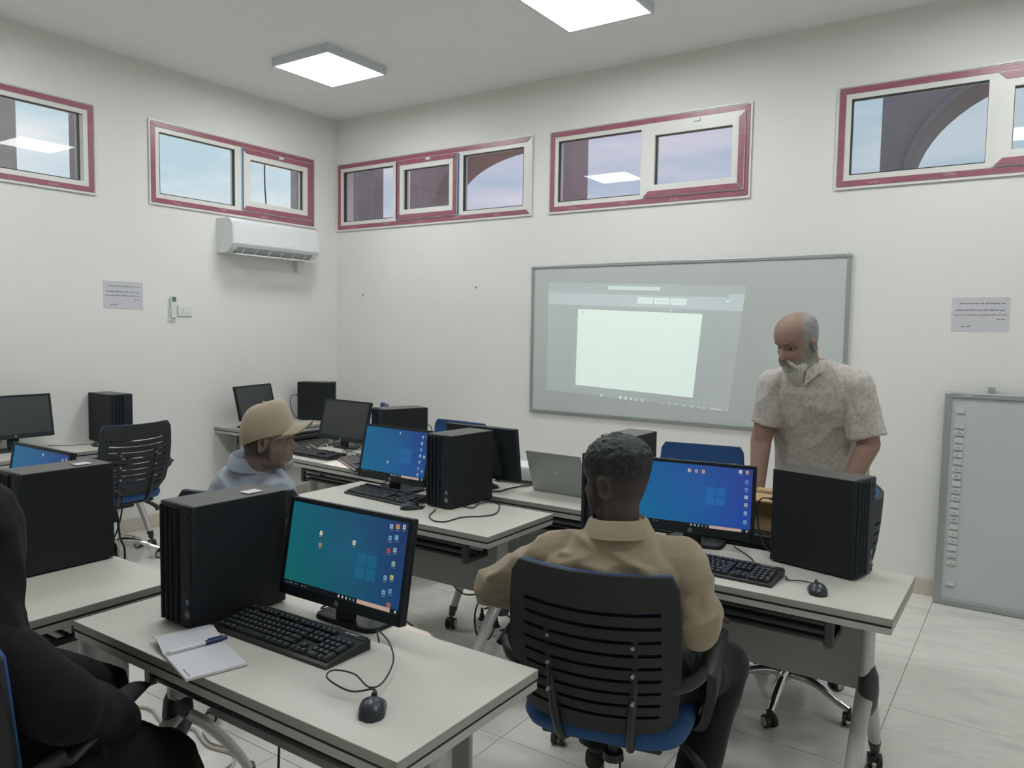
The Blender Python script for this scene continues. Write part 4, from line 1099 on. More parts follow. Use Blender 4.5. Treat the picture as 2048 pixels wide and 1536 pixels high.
loose_cord('black_power_lead', 'black lead hanging in front of the power strip and running along the floor', [(3.34, -2.06, .10), (3.38, -2.02, .10), (3.50, -2.0, .05), (3.62, -2.06, .006), (3.80, -2.10, .006)], .0045)
loose_cord('pale_floor_cable', 'pale cable snaking over the sunlit floor under the nearest table', [(2.70, -3.64, .006), (2.78, -3.62, .006), (2.95, -3.66, .006), (3.05, -3.61, .006), (3.14, -3.635, .006), (3.22, -3.65, .006), (3.33, -3.63, .006), (3.38, -3.66, .006), (3.42, -3.72, .006), (3.44, -3.85, .006)], .007, M_wcord)
loose_cord('pale_floor_cable', 'second pale cable running beside the first under the nearest table', [(3.10, -3.60, .006), (3.20, -3.63, .006), (3.31, -3.605, .006), (3.37, -3.64, .006), (3.40, -3.75, .006)], .0045, M_wcord)
loose_cord('black_drop_cable', 'black cable dropping from under the nearest table to the floor', [(3.86, -3.83, .60), (3.87, -3.85, .45), (3.875, -3.86, .25), (3.88, -3.88, .05), (3.93, -3.92, .006)], .004)
loose_cord('tower_drop_cable', 'black cable hanging behind the left-edge tower beside the dark-backed chair', [(2.895, -3.862, .98), (2.90, -3.82, .90), (2.905, -3.81, .80), (2.92, -3.80, .74), (2.90, -3.80, .60)], .004)
ws = thing('floor_socket_box', 'small dark plugs and wires on the floor below the table behind the cap', 'plug', (1.35, -1.70, 0.0), 0)
B().box((0, 0, .03), (.16, .08, .06), bev=.01).build('body', M_cord, ws)
for k in range(3): B().cyl((-.05+k*.05, 0, .06), (-.05+k*.05, 0, .11), .018, .010, seg=10).build('plug', M_hub, ws, smooth=40)
# ================================================================ PEOPLE
M_skin = vcol_mat('skin_and_hair', 0.55, bump=0.12, bump_scale=260, spec=0.35)
def cloth(name, col, rough=0.85, amt=0.12, scale=9, bump=0.35, bs=380, sheen=.15):
    return mat(name, col, rough, noise_amt=amt, noise_scale=scale, bump=bump, bump_scale=bs, spec=0.2, sheen=sheen)
def fwd_frame(f, up=(0, 0, 1)):
    f = Vector(f).normalized(); r = f.cross(Vector(up)).normalized(); u = r.cross(f)
    return Matrix((r, f, u)).transposed()          # columns: right, forward, up
def cap3(b, p1, p2, r1, r2, flat=1.0, side=None, e1=True, e2=True, seg=20):
    """tapered limb section with rounded (or cut) ends"""
    a, c = Vector(p1), Vector(p2); d = (c-a).normalized()
    s = Vector(side) if side is not None else (Vector((1, 0, 0)) if abs(d.x) < .8 else Vector((0, 1, 0)))
    x = (s - d*s.dot(d)).normalized(); y = d.cross(x); rings = []
    def ring(p, r): rings.append([p + x*math.cos(2*math.pi*k/seg)*r + y*math.sin(2*math.pi*k/seg)*r*flat for k in range(seg)])
    if e1:
        for t in (80, 55, 30): ring(a - d*r1*math.sin(R(t)), r1*math.cos(R(t)))
    n = 5
    for i in range(n+1): q = i/n; ring(a.lerp(c, q), r1 + (r2-r1)*q)
    if e2:
        for t in (30, 55, 80): ring(c + d*r2*math.sin(R(t)), r2*math.cos(R(t)))
    b.loft(rings)
def torso(b, sec, e=0.80, seg=32):
    """sec = [(centre, right vector, forward vector, half width, half depth)]"""
    rings = []
    for c, r, f, hw, hd in sec:
        c, r, f = Vector(c), Vector(r).normalized(), Vector(f).normalized()
        rings.append([c + r*math.copysign(abs(math.cos(a))**e, math.cos(a))*hw + f*math.copysign(abs(math.sin(a))**e, math.sin(a))*hd for a in [2*math.pi*k/seg for k in range(seg)]])
    b.loft(rings)
HEADP = [(-.121, .070, .028, .022), (-.114, .084, .000, .038), (-.098, .090, -.030, .051), (-.078, .087, -.050, .058), (-.060, .090, -.062, .063), (-.040, .090, -.074, .067), (-.020, .089, -.083, .070), (.0, .086, -.091, .0735),
         (.020, .093, -.097, .0765), (.045, .092, -.100, .0785), (.070, .081, -.096, .0755), (.090, .062, -.082, .064), (.105, .038, -.060, .047), (.114, .012, -.032, .026), (.117, -.008, -.012, .006)]
def interp(tab, z):
    for a, c in zip(tab, tab[1:]):
        if a[0] <= z <= c[0]:
            t = (z-a[0])/(c[0]-a[0]); return [a[k]+(c[k]-a[k])*t for k in (1, 2, 3)]
    return list(tab[-1][1:]) if z > 0 else list(tab[0][1:])
def gauss(x, s): return math.exp(-(x/s)**2)
def add_head(b, T, nose=1.0, ears=True):
    """T maps head-local (x right, y forward, z up, origin at eye height between the ears) to the figure"""
    rings = []; NZ, NS = 62, 72
    zs = [-.121 + .238*(0.5-0.5*math.cos(math.pi*i/NZ)) for i in range(NZ+1)]
    for z in zs:
        yf, yb, hw = interp(HEADP, z); rg = []
        for k in range(NS):
            a = 2*math.pi*k/NS; c, s = math.cos(a), math.sin(a)
            x = hw*math.copysign(abs(c)**.86, c); y = (yf if s > 0 else -yb)*math.copysign(abs(s)**.9, s)
            if s > 0:
                nt = [(.012, .003), (.0, .006), (-.015, .016), (-.030, .027), (-.038, .029), (-.046, .018), (-.053, .002)]
                n = 0
                for (z1, n1), (z2, n2) in zip(nt, nt[1:]):
                    if z2 <= z <= z1: n = n2 + (n1-n2)*(z-z2)/(z1-z2)
                y += nose*n*gauss(x, .0085 + .007*max(0, min(1, (-z-.01)/.03)))
                for sx in (-1, 1):
                    y -= .013*gauss(x-sx*.031, .017)*gauss(z+.002, .012)
                    y += .006*gauss(x-sx*.030, .022)*gauss(z-.020, .008)
                    y += .005*gauss(x-sx*.046, .016)*gauss(z+.032, .016)
                y += .0075*gauss(x, .022)*(gauss(z+.066, .0055)+gauss(z+.079, .0065)) - .004*gauss(x, .024)*gauss(z+.0725, .003)
                y += .006*gauss(x, .020)*gauss(z+.102, .012) - .005*gauss(x, .03)*gauss(z+.089, .006)
            rg.append((x, y, z))
        rings.append(rg)
    b.loft(rings, M=T)
    if ears:
        for sx in (-1, 1):
            Te = T @ Matrix.Translation((sx*.075, -.006, -.018)) @ Matrix.Rotation(R(-12), 4, 'X') @ Matrix.Rotation(R(sx*(-22)), 4, 'Z')
            rg = []
            for i, (xx, g) in enumerate(((-.012, .6), (-.002, .8), (.004, 1.0), (.009, .96), (.0095, .75), (.003, .55), (.001, .2))):
                rg.append([(sx*xx, math.cos(a)*.018*g, math.sin(a)*.032*g - (.004 if math.sin(a) < -.5 else 0)) for a in [2*math.pi*k/20 for k in range(20)]])
            b.loft(rg, M=Te)
def fuse(b, name, voxel, mats, parent, smooth=3, post=None, color=None):
    """join overlapping closed pieces into ONE continuous skin"""
    o = bpy.data.objects.new(name, b.mesh(name, mats)); COL.objects.link(o)
    bm = bmesh.new(); bm.from_mesh(o.data); bmesh.ops.recalc_face_normals(bm, faces=bm.faces); bm.to_mesh(o.data); bm.free()
    m = o.modifiers.new('r', 'REMESH'); m.mode = 'VOXEL'; m.voxel_size = voxel
    s = o.modifiers.new('s', 'SMOOTH'); s.factor = 0.5; s.iterations = smooth
    dg = bpy.context.evaluated_depsgraph_get(); dg.update()
    me = bpy.data.meshes.new_from_object(o.evaluated_get(dg))
    o.modifiers.clear(); o.data = me; me.name = name
    if not me.materials:
        for x in (mats if isinstance(mats, (list, tuple)) else [mats]): me.materials.append(x)
    if post:
        ns = [v.normal.copy() for v in me.vertices]
        for v, n in zip(me.vertices, ns): v.co = post(v.co.copy(), n)
    if color:
        ca = me.color_attributes.new('Col', 'FLOAT_COLOR', 'POINT')
        for i, v in enumerate(me.vertices): ca.data[i].color = (*color(v.co), 1)
    me.shade_smooth(); me.update()
    o.parent = parent
    return o
def hand(b, wrist, fdir, palm_n, side, s=1.0, curl=0.5, width=1.0):
    """palm and five separate fingers; fdir finger direction, palm_n palm normal, side +1 when the thumb is on the cross side"""
    w = Vector(wrist); f = Vector(fdir).normalized(); n = Vector(palm_n); n = (n - f*n.dot(f)).normalized(); x = f.cross(n)*side
    pc = w + f*.050*s
    rings = []
    for q, hw, th in ((-.004, .026, .019), (.02, .034, .017), (.055, .041, .0145), (.088, .040, .012)):
        c = w + f*q*s
        rings.append([c + x*math.cos(a)*hw*s + n*math.sin(a)*th*s for a in [2*math.pi*k/16 for k in range(16)]])
    b.loft(rings)
    for i, (ox, L) in enumerate(((.031, .068), (.011, .077), (-.010, .072), (-.030, .056))):
        p = w + f*.086*s + x*ox*s*width; d = (f + x*(ox*1.6)).normalized(); ang = 0
        for j, (seg, r) in enumerate(((.44, .0088), (.32, .0080), (.24, .0072))):
            ang += curl*(.35 if j == 0 else .62)
            dd = (d*math.cos(ang) - n*math.sin(ang)).normalized()
            q = p + dd*L*seg*s; cap3(b, p, q, r*s, (r-.0006)*s, seg=10); p = q
    p = w + f*.022*s + x*.030*s; d = (f*.62 + x*.75 - n*.15).normalized()
    for L, r in ((.040, .0115), (.034, .0098), (.026, .0088)):
        q = p + d*L*s; cap3(b, p, q, r*s, (r-.0007)*s, seg=10); p = q; d = (d*.9 + f*.35 - n*.18*curl).normalized()
def wrinkles(spec, amp=0.004, scale=14.0, stretch=(1, 1, .35), fold=()):
    sx = Vector(stretch)
    def post(p, n):
        q = Vector((p.x*sx.x, p.y*sx.y, p.z*sx.z))*scale
        a = noise.noise(q + Vector(spec)); r = 1.0-abs(a)*2.2
        h = amp*(r*r if r > 0 else 0) + amp*.6*noise.noise(q*2.3)
        for (c, d, w, ln, am) in fold:   # explicit folds: centre, direction, width, length, height
            v = p-Vector(c); dd = Vector(d).normalized(); t = v.dot(dd)
            dist = (v - dd*t).length
            h += 1.7*am*gauss(dist, w)*gauss(t, ln)
        return p + n*h
    return post
def eyes(parent, T, iris=(.05, .03, .02), y=.0735, lid=None):
    for sx in (-1, 1):
        b = B(); c = T @ Vector((sx*.031, y-.0075, -.003)); r = .0118
        ax = (T.to_3x3() @ Vector((0, 1, 0))).normalized(); right = (T.to_3x3() @ Vector((1, 0, 0))).normalized(); up = right.cross(ax)
        rings = []
        for i in range(10):
            t = i/9*math.pi; rr = max(.0002, math.sin(t)*r); cc = c + ax*math.cos(t)*r
            rings.append([cc + right*math.cos(2*math.pi*k/16)*rr + up*math.sin(2*math.pi*k/16)*rr*.8 for k in range(16)])
        b.loft(rings)
        for i, f in enumerate(b.f):
            ctr = sum((Vector(b.v[j]) for j in f), Vector())/len(f); d = (ctr-c).normalized().dot(ax)
            b.c[i] = (.005, .004, .004) if d > .975 else (iris if d > .87 else (.50, .47, .44))
        b.build('eye', M_eye, parent, smooth=60)
M_eye = vcol_mat('eye_surface', 0.15)
def person(label, loc): return thing('person', label, 'person', loc)
def lerp3(a, c, t): return tuple(a[i]+(c[i]-a[i])*t for i in range(3))
def smst(a, c, x):
    t = max(0.0, min(1.0, (x-a)/(c-a))); return t*t*(3-2*t)
def shoe(parent, heel, d, m, L=.29):
    d = Vector(d).normalized(); r = d.cross(Vector((0, 0, 1))); rings = []
    for q, w, h in ((0, .028, .055), (.06, .036, .080), (.30, .038, .085), (.55, .042, .060), (.8, .046, .045), (.95, .034, .034), (1.0, .012, .020)):
        c = Vector(heel) + d*L*q
        rings.append([c + r*math.cos(a)*w + Vector((0, 0, 1))*max(0.004, (h*.5 + math.sin(a)*h*.5)) for a in [2*math.pi*k/16 for k in range(16)]])
    B().loft(rings).build('shoe', m, parent, smooth=60)
def collar(parent, m, c, f, r0=.064, h=.038, up=(0, 0, 1), lean=.010, open_w=.55, wing=.05, drop=.0):
    """folded shirt collar round the neck, open at the front, with two points"""
    F = fwd_frame(f, up); b = B(); n = 30; inner = []; outer = []
    T = Matrix.Translation(c) @ F.to_4x4()
    rings = []
    for i in range(n+1):
        a = R(90) + open_w/2 + (2*math.pi-open_w)*i/n
        k = abs(i/n-.5)*2                     # 0 at the nape, 1 at the front
        x, y = math.cos(a), math.sin(a)
        dz = -drop*k*k - (.012*k)
        tip = max(0.0, (k-.78)/.22)
        rr = r0*(1.0 + .02*k)
        rings.append([(x*rr, y*rr*1.05, dz), (x*(rr-.004), y*(rr-.004)*1.05, dz+h*.95), (x*(rr+.001), y*(rr+.001)*1.05, dz+h+.003), (x*(rr+.010), y*(rr+.010)*1.05, dz+h*.85),
                      (x*(rr+lean+.010), y*(rr+lean+.010)*1.05 + tip*wing*.25, dz - .004 - tip*wing), (x*(rr+lean+.004), y*(rr+lean+.004)*1.05 + tip*wing*.25, dz-.006-tip*wing), (x*(rr+.004), y*(rr+.004)*1.05, dz+h*.6)])
    b.loft(rings, M=T)
    o = b.build('collar', m, parent, smooth=60); bmesh_fix(o)
    return o

# ---------------------------------------------------------------- 1. standing man with the grey beard
def standing_man():
    t = person('standing bearded man in a patterned cream polo shirt, leaning forward by the whiteboard', (4.86, -1.36, 0))
    O = Vector((4.86, -1.36, 0)); W = lambda x, y, z: Vector((x, y, z)) - O
    hips = W(4.87, -1.30, .97)
    shC = W(4.875, -1.52, 1.405)
    rt = Vector((-1, -.06, 0)).normalized(); fw = Vector((-.06, -1, 0)).normalized()      # his right is image-left
    hd = W(4.815, -1.655, 1.575)
    HT = Matrix.Translation(hd) @ fwd_frame((-.46, -.80, -.42), (.05, -.12, 1)).to_4x4() @ Matrix.Scale(1.10, 4)
    shR, shL = W(4.690, -1.53, 1.350), W(5.050, -1.50, 1.355)
    elR, elL = W(4.630, -1.53, 1.080), W(5.115, -1.50, 1.100)
    wrR, wrL = W(4.650, -1.635, .845), W(5.025, -1.625, .845)
    b = B()
    add_head(b, HT, nose=1.25)
    cap3(b, W(4.845, -1.575, 1.41), hd + Vector((.02, .035, -.055)), .066, .062)
    torso(b, [(hips, rt, fw, .155, .12), (W(4.87, -1.35, 1.10), rt, fw, .155, .13), (W(4.875, -1.44, 1.26), rt, fw, .165, .13), (W(4.875, -1.50, 1.35), rt, fw, .15, .105), (W(4.87, -1.535, 1.40), rt, fw, .10, .07)])
    for sh, el, wr, side, pn in ((shR, elR, wrR, 1, (-.2, .3, 1)), (shL, elL, wrL, -1, (.2, .3, 1))):
        cap3(b, sh, el, .062, .050); cap3(b, el, wr, .051, .034, flat=.9)
        hand(b, wr, (Vector((0, -.75, -.66)) if side == 1 else Vector((-.25, -.8, -.5))), pn, side, 1.05, .35)
    for sx, knee, ank in ((-1, W(4.76, -1.33, .52), W(4.75, -1.28, .09)), (1, W(4.99, -1.33, .52), W(5.00, -1.26, .09))):
        cap3(b, hips + Vector((sx*.085, 0, -.02)), knee, .088, .058); cap3(b, knee, ank, .056, .040)
    Ti = HT.inverted()
    def color(p):
        q = Ti @ p
        skin = lerp3((.27, .175, .135), (.33, .21, .165), noise.noise(p*30)*.5+.5)
        if q.length > .19:
            return skin if q.z > -.3 else lerp3((.25, .155, .115), (.32, .20, .155), noise.noise(p*20)*.5+.5)
        n1 = noise.noise(q*90)*.5+.5; n2 = noise.noise(q*260)*.5+.5
        c = lerp3(skin, (.28, .15, .12), .5*gauss(q.z+.034, .012)*gauss(q.x, .03))
        c = lerp3(c, (.20, .105, .075), .65*max(gauss(q.x-.031, .017), gauss(q.x+.031, .017))*gauss(q.z+.004, .013)*smst(.05, .075, q.y))
        # brows
        bw = max(gauss(q.x-.032, .020), gauss(q.x+.032, .020))*gauss(q.z-.017-.006*abs(q.x)/.03, .0055)*smst(.05, .07, q.y)
        c = lerp3(c, (.10, .085, .075), min(1, bw*1.1))
        # short grey hair round the sides and back
        hair = smst(.050, .018, q.y - .35*max(0, -q.z-.0)) * smst(-.075, -.045, q.z) * smst(.108, .085, q.z + max(0, q.y)*.5)
        hair = max(hair, smst(.02, -.03, q.y)*smst(-.075, -.05, q.z)*smst(.118, .098, q.z))
        if abs(q.x) > .070 and -.055 < q.z < .015 and -.03 < q.y < .02: hair = 0
        c = lerp3(c, lerp3((.16, .165, .165), (.36, .36, .35), n1), hair*.92)
        # moustache, side whiskers
        bd = smst(-.048, -.062, q.z - .25*max(0, .05-q.y))*smst(-.035, .0, q.y) if q.z > -.2 else 0
        bd = max(bd, smst(.035, .020, abs(q.y-.012))*smst(.0, -.012, q.z)*smst(.050, .062, abs(q.x)))
        c = lerp3(c, lerp3((.15, .14, .13), (.38, .375, .35), max(0, min(1, n2*.6 + smst(-.055, -.10, q.z)*.6))), bd)
        return c
    body = fuse(b, 'body', .0052, M_skin, t, 2, color=color)
    eyes(t, HT, iris=(.04, .025, .018), y=.0725)
    # beard
    b = B()
    b.sphere((0, .052, -.112), (.050, .038, .050), M=HT); b.sphere((0, .046, -.145), (.036, .030, .048), M=HT)
    for sx in (-1, 1): b.sphere((sx*.030, .044, -.098), (.028, .034, .030), M=HT)
    for k in ():
        a = -1 + 2*k/12; y0 = .080*math.sqrt(max(0, 1-(a*.86)**2)); x0 = .056*a
        L = .052*(1-a*a)+.018
        cap3(b, HT @ Vector((x0*1.02, y0-.010, -.078+.022*abs(a)**3)), HT @ Vector((x0*.66, y0*.80+.016, -.112-L*.50)), .0185-.006*abs(a), .012, seg=12)
    cap3(b, HT @ Vector((-.022, .094, -.052)), HT @ Vector((.022, .094, -.052)), .008, .008, seg=10)
    cap3(b, HT @ Vector((.022, .092, -.054)), HT @ Vector((.036, .080, -.082)), .009, .010, seg=10); cap3(b, HT @ Vector((-.022, .092, -.054)), HT @ Vector((-.036, .080, -.082)), .009, .010, seg=10)
    def bcol(p):
        q = Ti @ p; n = noise.noise(Vector((q.x*140, q.y*140, q.z*30)))*.5+.5
        dark = smst(-.115, -.062, q.z)*smst(.03, .012, abs(q.x))
        return lerp3(lerp3((.44, .44, .41), (.60, .60, .56), n), lerp3((.10, .09, .08), (.25, .24, .22), n), max(dark*.85, smst(-.062, -.05, q.z)*.75))
    def bpost(p, n):
        q = Ti @ p; return p + n*.0028*noise.noise(Vector((q.x*130, q.y*130, q.z*26)))
    fuse(b, 'beard', .0042, M_skin, t, 2, post=bpost, color=bcol)
    # polo shirt
    b = B()
    torso(b, [(W(4.868, -1.285, .865), rt, fw, .205, .150), (W(4.868, -1.30, .95), rt, fw, .208, .165), (W(4.870, -1.345, 1.08), rt, fw, .205, .172), (W(4.875, -1.42, 1.22), rt, fw, .208, .165), (W(4.875, -1.485, 1.325), rt, fw, .205, .142), (W(4.875, -1.515, 1.395), rt, fw, .160, .112), (W(4.868, -1.540, 1.442), rt, fw, .105, .084), (W(4.862, -1.550, 1.475), rt, fw, .076, .068)], e=.86)
    cap3(b, shR, shR.lerp(elR, .70), .080, .070, e2=False, flat=.95); cap3(b, shL, shL.lerp(elL, .86), .084, .078, e2=False, flat=.95)
    cap3(b, W(4.79, -1.52, 1.385), shR, .080, .078); cap3(b, W(4.95, -1.50, 1.39), shL, .080, .082)
    ms = bpy.data.materials.new('cream_patterned_polo'); ms.use_nodes = True
    n = ms.node_tree; pb = n.nodes['Principled BSDF']; pb.inputs['Roughness'].default_value = .85; pb.inputs['Specular IOR Level'].default_value = .2
    tcn = n.nodes.new('ShaderNodeTexCoord'); z = n.nodes.new('ShaderNodeTexNoise'); z.inputs['Scale'].default_value = 62; z.inputs['Detail'].default_value = 4; z.inputs['Distortion'].default_value = .9
    r_ = n.nodes.new('ShaderNodeValToRGB'); e = r_.color_ramp.elements
    e[0].position = .40; e[0].color = (.42, .365, .350, 1); e[1].position = .50; e[1].color = (.50, .475, .435, 1); e3 = e.new(.66); e3.color = (.54, .51, .46, 1)
    n.links.new(tcn.outputs['Object'], z.inputs['Vector']); n.links.new(z.outputs['Fac'], r_.inputs['Fac']); n.links.new(r_.outputs['Color'], pb.inputs['Base Color'])
    fo = [(W(4.83, -1.66, 1.30), (.12, .05, 1), .008, .10, .006), (W(4.80, -1.64, 1.15), (.25, 0, 1), .014, .16, .010), (W(4.95, -1.60, 1.18), (-.22, 0, 1), .012, .15, .009), (W(4.73, -1.60, 1.25), (.3, 0, 1), .012, .10, .009), (W(5.05, -1.58, 1.28), (-.35, -.1, 1), .014, .09, -.006), (W(4.87, -1.60, 1.08), (.05, 0, 1), .016, .14, .008), (W(4.99, -1.55, 1.36), (-.2, -.3, 1), .012, .07, .008), (W(4.69, -1.57, 1.33), (.1, 0, 1), .012, .08, -.004)]
    fuse(b, 'polo_shirt', .0065, ms, t, 1, post=wrinkles((3, 1, 7), .0100, 9.0, (1, 1, .35), fo))
    collar(t, ms, W(4.855, -1.560, 1.452), (-.25, -.9, -.1), r0=.073, h=.034, up=(0, -.25, 1), wing=.055, open_w=.7)
    mt = cloth('navy_trousers', (.012, .017, .028))
    b = B()
    torso(b, [(W(4.87, -1.30, .80), rt, fw, .165, .13), (W(4.87, -1.30, .90), rt, fw, .175, .14), (W(4.87, -1.31, 1.0), rt, fw, .170, .135)])
    for sx, knee, ank in ((-1, W(4.76, -1.33, .52), W(4.75, -1.28, .075)), (1, W(4.99, -1.33, .52), W(5.00, -1.26, .075))):
        cap3(b, hips + Vector((sx*.085, 0, -.05)), knee, .108, .078); cap3(b, knee, ank, .076, .066, e2=False)
    fuse(b, 'trousers', .009, mt, t, 2, post=wrinkles((9, 1, 2), .005, 9))
    msx = mat('black_shoe', (.02, .018, .016), .4)
    shoe(t, W(4.75, -1.24, 0), (-.15, -1, 0), msx); shoe(t, W(5.0, -1.22, 0), (.15, -1, 0), msx)
standing_man()

# ---------------------------------------------------------------- 2. man in the beige shirt, seen from behind
def beige_man():
    t = person('seated man with short black hair in a beige long-sleeved shirt, seen from behind', (4.70, -3.26, 0))
    O = Vector((4.70, -3.26, 0)); W = lambda x, y, z: Vector((x, y, z)) - O
    fw = Vector((-.24, .97, 0)).normalized(); rt = Vector((fw.y, -fw.x, 0))
    hd = W(4.770, -3.395, 1.185)
    HT = Matrix.Translation(hd) @ fwd_frame((-.985, .13, -.10), (.0, .02, 1)).to_4x4() @ Matrix.Scale(1.02, 4)
    hips = W(4.72, -3.30, .56)
    shL, shR = W(4.600, -3.44, .935), W(4.950, -3.355, .955)
    elL, elR = W(4.325, -3.36, .770), W(5.020, -3.385, .815)
    wrL, wrR = W(4.505, -3.22, .715), W(4.930, -3.08, .745)
    knL, knR = W(4.50, -2.86, .50), W(4.76, -2.80, .51)
    anL, anR = W(4.47, -2.90, .09), W(4.97, -2.72, .09)
    anR = W(4.90, -3.13, .09)
    knR = W(4.93, -2.88, .50)
    b = B()
    add_head(b, HT, nose=.85)
    cap3(b, W(4.785, -3.415, .99), hd + Vector((.01, -.01, -.06)), .062, .060)
    torso(b, [(hips, rt, fw, .16, .12), (W(4.735, -3.345, .70), rt, fw, .15, .11), (W(4.765, -3.39, .85), rt, fw, .17, .115), (W(4.785, -3.405, .95), rt, fw, .17, .095), (W(4.79, -3.41, .99), rt, fw, .10, .06)])
    for sh, el, wr, side in ((shL, elL, wrL, -1), (shR, elR, wrR, 1)):
        cap3(b, sh, el, .055, .044); cap3(b, el, wr, .042, .029)
    hand(b, wrL, (.5, .8, -.2), (-.5, .3, .8), -1, .95, .5); hand(b, wrR, (-.35, .9, -.1), (.4, .1, .9), 1, .95, .5)
    for kn, an, s in ((knL, anL, -1), (knR, anR, 1)):
        cap3(b, hips + rt*s*.09, kn, .085, .056); cap3(b, kn, an, .054, .038)
    Ti = HT.inverted()
    def color(p):
        q = Ti @ p
        skin = lerp3((.058, .042, .036), (.080, .058, .048), noise.noise(p*30)*.5+.5)
        if q.length > .2: return skin
        n = noise.noise(q*240)*.5+.5
        hz = -.095 + .0*q.y
        side = smst(.052, .026, q.y - .30*max(0, q.z)) if q.z < .06 else smst(.075, .055, q.y)
        hair = side*smst(-.082, -.030, q.z + (.0 if q.y < 0 else .03))
        if abs(q.x) > .071 and -.060 < q.z < .016 and -.030 < q.y < .018: hair *= .0
        fade = .25 + .75*smst(-.03, .035, q.z)
        c = lerp3(skin, lerp3((.008, .010, .011), (.020, .025, .027), n), hair*fade)
        bd = smst(-.040, -.056, q.z)*smst(.015, .035, q.y)
        bd = max(bd, smst(.026, .012, abs(q.y-.022))*smst(.0, -.01, q.z)*smst(.055, .063, abs(q.x))*.8)
        bd *= 1-gauss(q.x, .02)*gauss(q.z+.072, .008)
        c = lerp3(c, (.010, .011, .011), bd*.93)
        c = lerp3(c, (.008, .008, .008), min(1, 1.2*max(gauss(q.x-.032, .02), gauss(q.x+.032, .02))*gauss(q.z-.018, .006)*smst(.05, .07, q.y)))
        return c
    fuse(b, 'body', .0048, M_skin, t, 2, color=color)
    eyes(t, HT)
    # short textured hair, a cap of its own
    b = B(); rings = []
    for i in range(25):
        z = .018 + (.1225-.018)*math.sin(math.pi/2*i/24)
        yf, yb, hw = interp(HEADP, min(z, .1165)); rg = []
        for k in range(56):
            a = 2*math.pi*k/56; c, s = math.cos(a), math.sin(a); th = .007*smst(.018, .07, z)+.0005
            yy = (yf if s > 0 else -yb)
            x = (hw+th)*math.copysign(abs(c)**.86, c); y = (yy+th)*math.copysign(abs(s)**.9, s)
            lim = .062 - .25*max(0, .06-z)
            if y > lim: y = lim + (y-lim)*.25
            rg.append((x, y, z + th*.9*smst(.06, .11, z)))
        rings.append(rg)
    b.loft(rings, M=HT)
    def hp(p, n):
        q = Ti @ p; k = .0042*noise.noise(q*75) + .0025*noise.noise(q*170)
        return p + n*k
    def hc(p):
        q = Ti @ p; n = noise.noise(q*120)*.5+.5
        return lerp3((.007, .009, .010), (.022, .028, .031), n)
    fuse(b, 'hair', .0042, vcol_mat('black_hair', 0.5, bump=.3, bump_scale=300, spec=.4), t, 1, post=hp, color=hc)
    mb = cloth('beige_shirt_cloth', (.335, .275, .190), amt=.08, scale=6, bump=.25, bs=500)
    b = B()
    torso(b, [(W(4.715, -3.29, .50), rt, fw, .20, .155), (W(4.725, -3.315, .62), rt, fw, .200, .155), (W(4.745, -3.355, .76), rt, fw, .208, .150), (W(4.770, -3.395, .88), rt, fw, .225, .142), (W(4.780, -3.41, .955), rt, fw, .205, .118), (W(4.785, -3.415, 1.005), rt, fw, .140, .092), (W(4.787, -3.415, 1.050), rt, fw, .085, .076), (W(4.787, -3.415, 1.072), rt, fw, .072, .070)], e=.86)
    cap3(b, W(4.66, -3.435, .955), shL, .075, .078); cap3(b, W(4.88, -3.38, .960), shR, .074, .072)
    cap3(b, shL, elL, .080, .066, flat=.92); cap3(b, elL, wrL, .066, .052, flat=.95)
    cap3(b, shR, elR, .074, .062, flat=.92); cap3(b, elR, wrR, .060, .046)
    fo = [(W(4.66, -3.52, .98), (1, .2, -.1), .011, .12, .007), (W(4.55, -3.50, .86), (.8, .2, -.7), .012, .10, .009), (W(4.98, -3.46, .93), (.6, .2, .9), .012, .09, .009), (W(4.99, -3.45, .84), (.2, .1, 1), .012, .08, .008), (W(4.62, -3.53, .93), (.9, .15, -.5), .013, .11, .009), (W(4.75, -3.56, .90), (1, .2, -.22), .013, .14, .010), (W(4.90, -3.51, .88), (1, .2, .30), .012, .11, .009), (W(4.72, -3.55, .97), (1, .2, -.15), .012, .10, .007), (W(4.86, -3.49, .98), (1, .2, -.5), .012, .08, .007),
          (W(5.03, -3.42, .86), (.3, .1, 1), .012, .07, -.005), (W(4.44, -3.44, .87), (-.8, 0, -.5), .012, .08, .010), (W(4.40, -3.44, .80), (.8, .1, -.2), .010, .07, .009), (W(4.36, -3.42, .74), (.9, .2, .1), .010, .06, .010), (W(4.45, -3.35, .72), (.9, .4, .1), .010, .05, .009), (W(5.10, -3.42, .80), (.3, 0, 1), .012, .06, .008),
          (W(4.52, -3.50, .90), (.4, .2, .8), .012, .06, .009)]
    fuse(b, 'shirt', .006, mb, t, 1, post=wrinkles((5, 2, 1), .0095, 8.0, (.75, .75, 1.5), fo))
    collar(t, mb, W(4.787, -3.412, 1.045), (-.45, .85, 0), r0=.074, h=.040, up=(.02, -.10, 1), wing=.045, lean=.018)
    mt = cloth('charcoal_trousers', (.010, .011, .013))
    b = B()
    torso(b, [(W(4.715, -3.29, .47), rt, fw, .185, .14), (W(4.715, -3.29, .54), rt, fw, .19, .15), (W(4.72, -3.30, .60), rt, fw, .17, .13)])
    for kn, an, s in ((knL, anL, -1), (knR, anR, 1)):
        cap3(b, hips + rt*s*.10 + Vector((0, 0, -.01)), kn, .100, .076); cap3(b, kn, an, .074, .062, e2=False)
    fuse(b, 'trousers', .009, mt, t, 2, post=wrinkles((9, 4, 2), .005, 9))
    ms = mat('dark_sandal', (.022, .022, .022), .6)
    shoe(t, anL + Vector((0, -.03, -.09)), (-.1, 1, 0), ms); shoe(t, anR + Vector((-.03, -.10, -.09)), (.25, 1, 0), ms)
beige_man()

